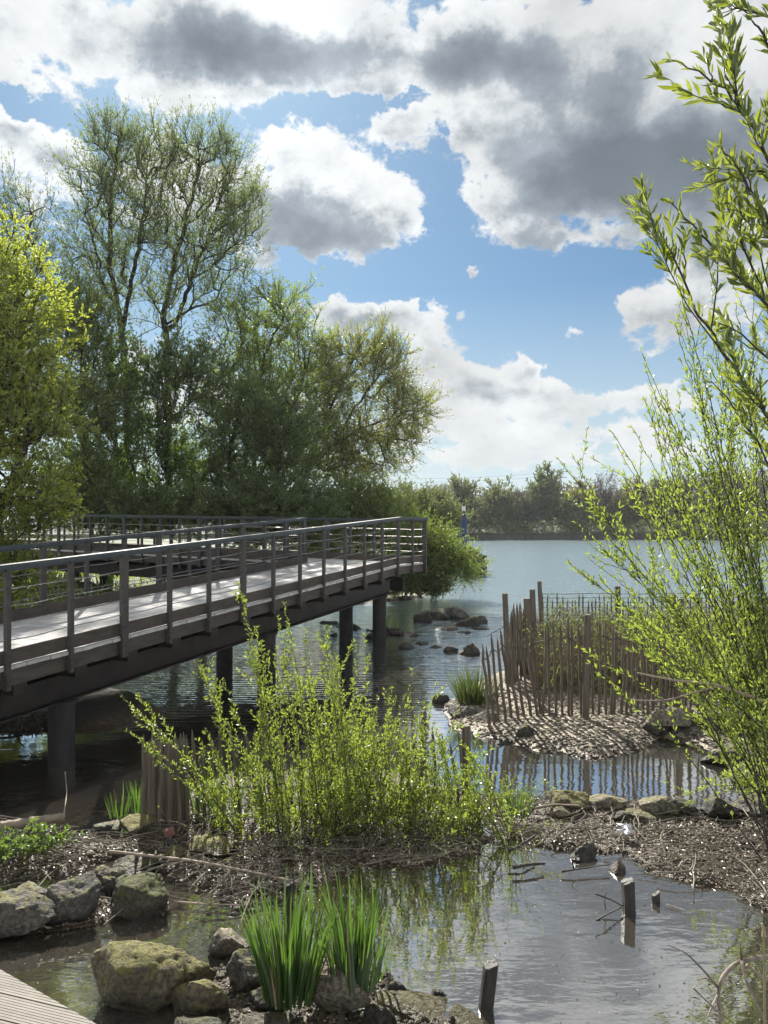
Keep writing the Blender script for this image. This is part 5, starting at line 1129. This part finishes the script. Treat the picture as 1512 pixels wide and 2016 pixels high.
# ------------------------------------------------------------------ litter on the mud, gravel, flecks on the pool
def scatter(poly_or_px, n, rg, zmin=-.01, zmax=1, rng_px=None):
    x0, x1, y0, y1 = poly_or_px; px = rg.uniform(x0, x1, n * 3); py = rg.uniform(y0, y1, n * 3)
    Y = H * F / (py - HY); X = (px - CX) / F * Y; Z = height(X, Y); ok = (Z > zmin) & (Z < zmax)
    Q = np.stack([X, Y, Z], 1)[ok][:n]; return Q
rg = np.random.default_rng(91)
lt = MB(); Q = scatter((-150, 1620, 1560, 1850), 34000, rg, .0); Q = Q[vnoise(Q[:, 0] * 2.1, Q[:, 1] * 3.1) + .25 > rg.random(len(Q)) * .85]
D = rg.normal(size=Q.shape) * (1, 1, .30); lt.leaves(Q + (0, 0, .008) + rg.random((len(Q), 1)) * (0, 0, .015), D, rg.uniform(.010, .034, len(Q)) * (1 + 1.3 * (rg.random(len(Q)) > .93)), rg.uniform(.006, .022, len(Q)), rg, six=False, fold=.3)
Q = scatter((-200, 140, 1390, 1460), 2500, rg, .0); D = rg.normal(size=Q.shape) * (1, 1, .3); lt.leaves(Q + (0, 0, .01), D, .05, .03, rg)
Q = scatter((330, 950, 1850, 2040), 900, rg, .0); D = rg.normal(size=Q.shape) * (1, 1, .3); lt.leaves(Q + (0, 0, .01), D, .02, .012, rg)
tag(lt.build('leaf_litter', M['litter']), 'dark wet dead leaves covering the mud', 'leaf litter', kind='stuff')
tw = MB(); Q = scatter((-150, 1620, 1565, 1830), 2600, rg, .004); a = rg.uniform(0, math.pi, len(Q)); L_ = rg.uniform(.04, .22, len(Q))
D = np.stack([np.cos(a), np.sin(a) * .8, rg.normal(size=len(Q)) * .10], 1); A = Q + (0, 0, .02); Bq = A + D * L_[:, None]; mid_ = (A + Bq) / 2 + rg.normal(size=A.shape) * .008
r_ = rg.uniform(.0012, .0045, len(Q)); tw.frusta(A, mid_, r_, r_ * .85, 5); tw.frusta(mid_, Bq, r_ * .85, r_ * .5, 5)
Q = scatter((-150, 1620, 1575, 1790), 420, rg, .0)
for q in Q:
    a = rg.normal() * .5 + (0 if rg.random() < .7 else 1.2); l_ = rg.uniform(.18, .65); d = np.array((math.cos(a), math.sin(a), 0)); sd = np.array((-d[1], d[0], 0)); u = np.linspace(0, 1, 6)
    pts = q + np.array((0, 0, .03)) + d * l_ * (u[:, None] - .5) + sd * (rg.normal() * .04 * np.sin(u * 3.1) + rg.normal(size=6) * .006)[:, None] + np.array((0, 0, 1)) * (rg.random() * .05 * u + .02 * np.sin(u * 3.1))[:, None]
    r0_ = rg.uniform(.0025, .007); tw.tube(pts, np.linspace(r0_, r0_ * .4, 6), 5)
tag(tw.build('twig_litter', M['reddish']), 'small broken twigs strewn over the mud', 'twigs', kind='stuff')
V, Fc = ICO[3]; import bmesh
bm = bmesh.new(); bmesh.ops.create_icosphere(bm, subdivisions=1, radius=1); V1 = np.array([v.co[:] for v in bm.verts]); F1 = np.array([[v.index for v in f.verts] + [f.verts[-1].index] for f in bm.faces]); bm.free()
def pebbles(Q, sz, rg, mb):
    n = len(Q); S_ = sz[:, None, None] * rg.uniform(.5, 1.2, (n, 1, 3)) * (1, 1, .6); VV = V1[None] * S_ * (1 + rg.normal(size=(n, len(V1), 1)) * .12) + Q[:, None]
    mb.add(VV.reshape(-1, 3), (F1[None] + (np.arange(n) * len(V1))[:, None, None]).reshape(-1, 4))
pb = MB(); Q = scatter((868, 1620, 1380, 1500), 6500, rg, .0); pebbles(Q, rg.uniform(.008, .035, len(Q)), rg, pb)
Q = scatter((1040, 1600, 1570, 1800), 1800, rg, .0); pebbles(Q, rg.uniform(.005, .030, len(Q)), rg, pb)
Q = scatter((-100, 620, 1620, 1800), 700, rg, -.02); pebbles(Q, rg.uniform(.010, .05, len(Q)), rg, pb)
Q = scatter((620, 990, 1215, 1290), 1500, rg, -.04); pebbles(Q, rg.uniform(.02, .09, len(Q)), rg, pb)
Q = scatter((400, 950, 1880, 2040), 1300, rg, -.01); pebbles(Q, rg.uniform(.006, .032, len(Q)), rg, pb)
tag(pb.build('gravel', M['rock_pale'], smooth=True), 'pale pebbles and gravel on the banks', 'gravel', kind='stuff')
fl = MB(); px = rg.uniform(-50, 1560, 2600); py = rg.uniform(1700, 2040, 2600); Y = H * F / (py - HY); X = (px - CX) / F * Y; Z = height(X, Y); ok = Z < -.015
Q = np.stack([X, Y, np.full(len(X), .004)], 1)[ok]; keep = vnoise(Q[:, 0] * 1.7, Q[:, 1] * 2.3) > rg.random(len(Q)) * .9; Q = Q[keep]
D = rg.normal(size=Q.shape) * (1, 1, .02); fl.leaves(Q, D, rg.uniform(.004, .022, len(Q)), rg.uniform(.002, .009, len(Q)), rg, fold=.08)
tag(fl.build('floating_flecks', M['reedstraw']), 'small pale seeds and leaf bits floating on the pool', 'flecks', kind='stuff')
# low grass on the left bank
gr = MB(); n = 9000; X = rg.uniform(-12, 4, n); Y = rg.uniform(14, 34, n); Z = height(X, Y); ok = Z > .1; Q = np.stack([X, Y, Z], 1)[ok]
gr.leaves(Q, rg.normal(size=Q.shape) * (.4, .4, .1) + (0, 0, 1), rg.uniform(.15, .45, len(Q)), rg.uniform(.03, .08, len(Q)), rg)
tag(gr.build('bank_grass', M['leaf_mid']), 'rough low grass and weeds covering the left bank', 'grass', kind='stuff')

# dry reed stalks standing thick inside the enclosure
rg = np.random.default_rng(123); rd = MB(); n = 7000; Y = rg.uniform(10.35, 13.6, n); px = rg.uniform(1045, 1650, n); X = (px - CX) / F * Y; Z = height(X, Y)
A = np.stack([X, Y, Z], 1); D = rg.normal(size=A.shape) * (.16, .12, 0) + (0, 0, 1); L_ = rg.uniform(.25, .85, n) * (.75 + .5 * vnoise(X * 1.3, Y * 1.3)); Bq = A + D * L_[:, None]
rd.frusta(A, Bq, .005, .002, 3); k = rg.integers(0, n, 14000); f = rg.random(14000) ** .8
rd.leaves(A[k] + (Bq - A)[k] * f[:, None], rg.normal(size=(14000, 3)) + (0, 0, .4), rg.uniform(.05, .14, 14000), rg.uniform(.006, .014, 14000), rg)
tag(rd.build('dry_reeds', M['reedpink']), 'dry pinkish-brown stalks filling the fenced enclosure', 'reeds', kind='stuff')
lw = MB(); n = 5000; Y = rg.uniform(10.2, 11.6, n); px = rg.uniform(1060, 1600, n); X = (px - CX) / F * Y; Z = height(X, Y)
lw.leaves(np.stack([X, Y, Z + rg.random(n) ** 2 * .4], 1), rg.normal(size=(n, 3)) * (.6, .6, .3) + (0, 0, .8), rg.uniform(.05, .16, n), rg.uniform(.01, .022, n), rg)
tag(lw.build('enclosure_weeds', M['leaf_mid']), 'fresh green weeds growing low behind the palings', 'weeds', kind='stuff')
# the air over the river
hz_m = bpy.data.materials.new('haze'); hz_m.use_nodes = True; t = NT(hz_m.node_tree); t.n.clear(); o = t.new('ShaderNodeOutputMaterial')
pv = t.new('ShaderNodeVolumePrincipled'); pv.inputs['Color'].default_value = (.80, .88, .95, 1); pv.inputs['Density'].default_value = .00026; pv.inputs['Anisotropy'].default_value = .3
t.l.new(pv.outputs[0], o.inputs['Volume']); m_ = MB(); m_.box((0, 280, 18), (520, 0, 0), (0, 350, 0), (0, 0, 24)); tag(m_.build('haze', hz_m), kind='stuff')
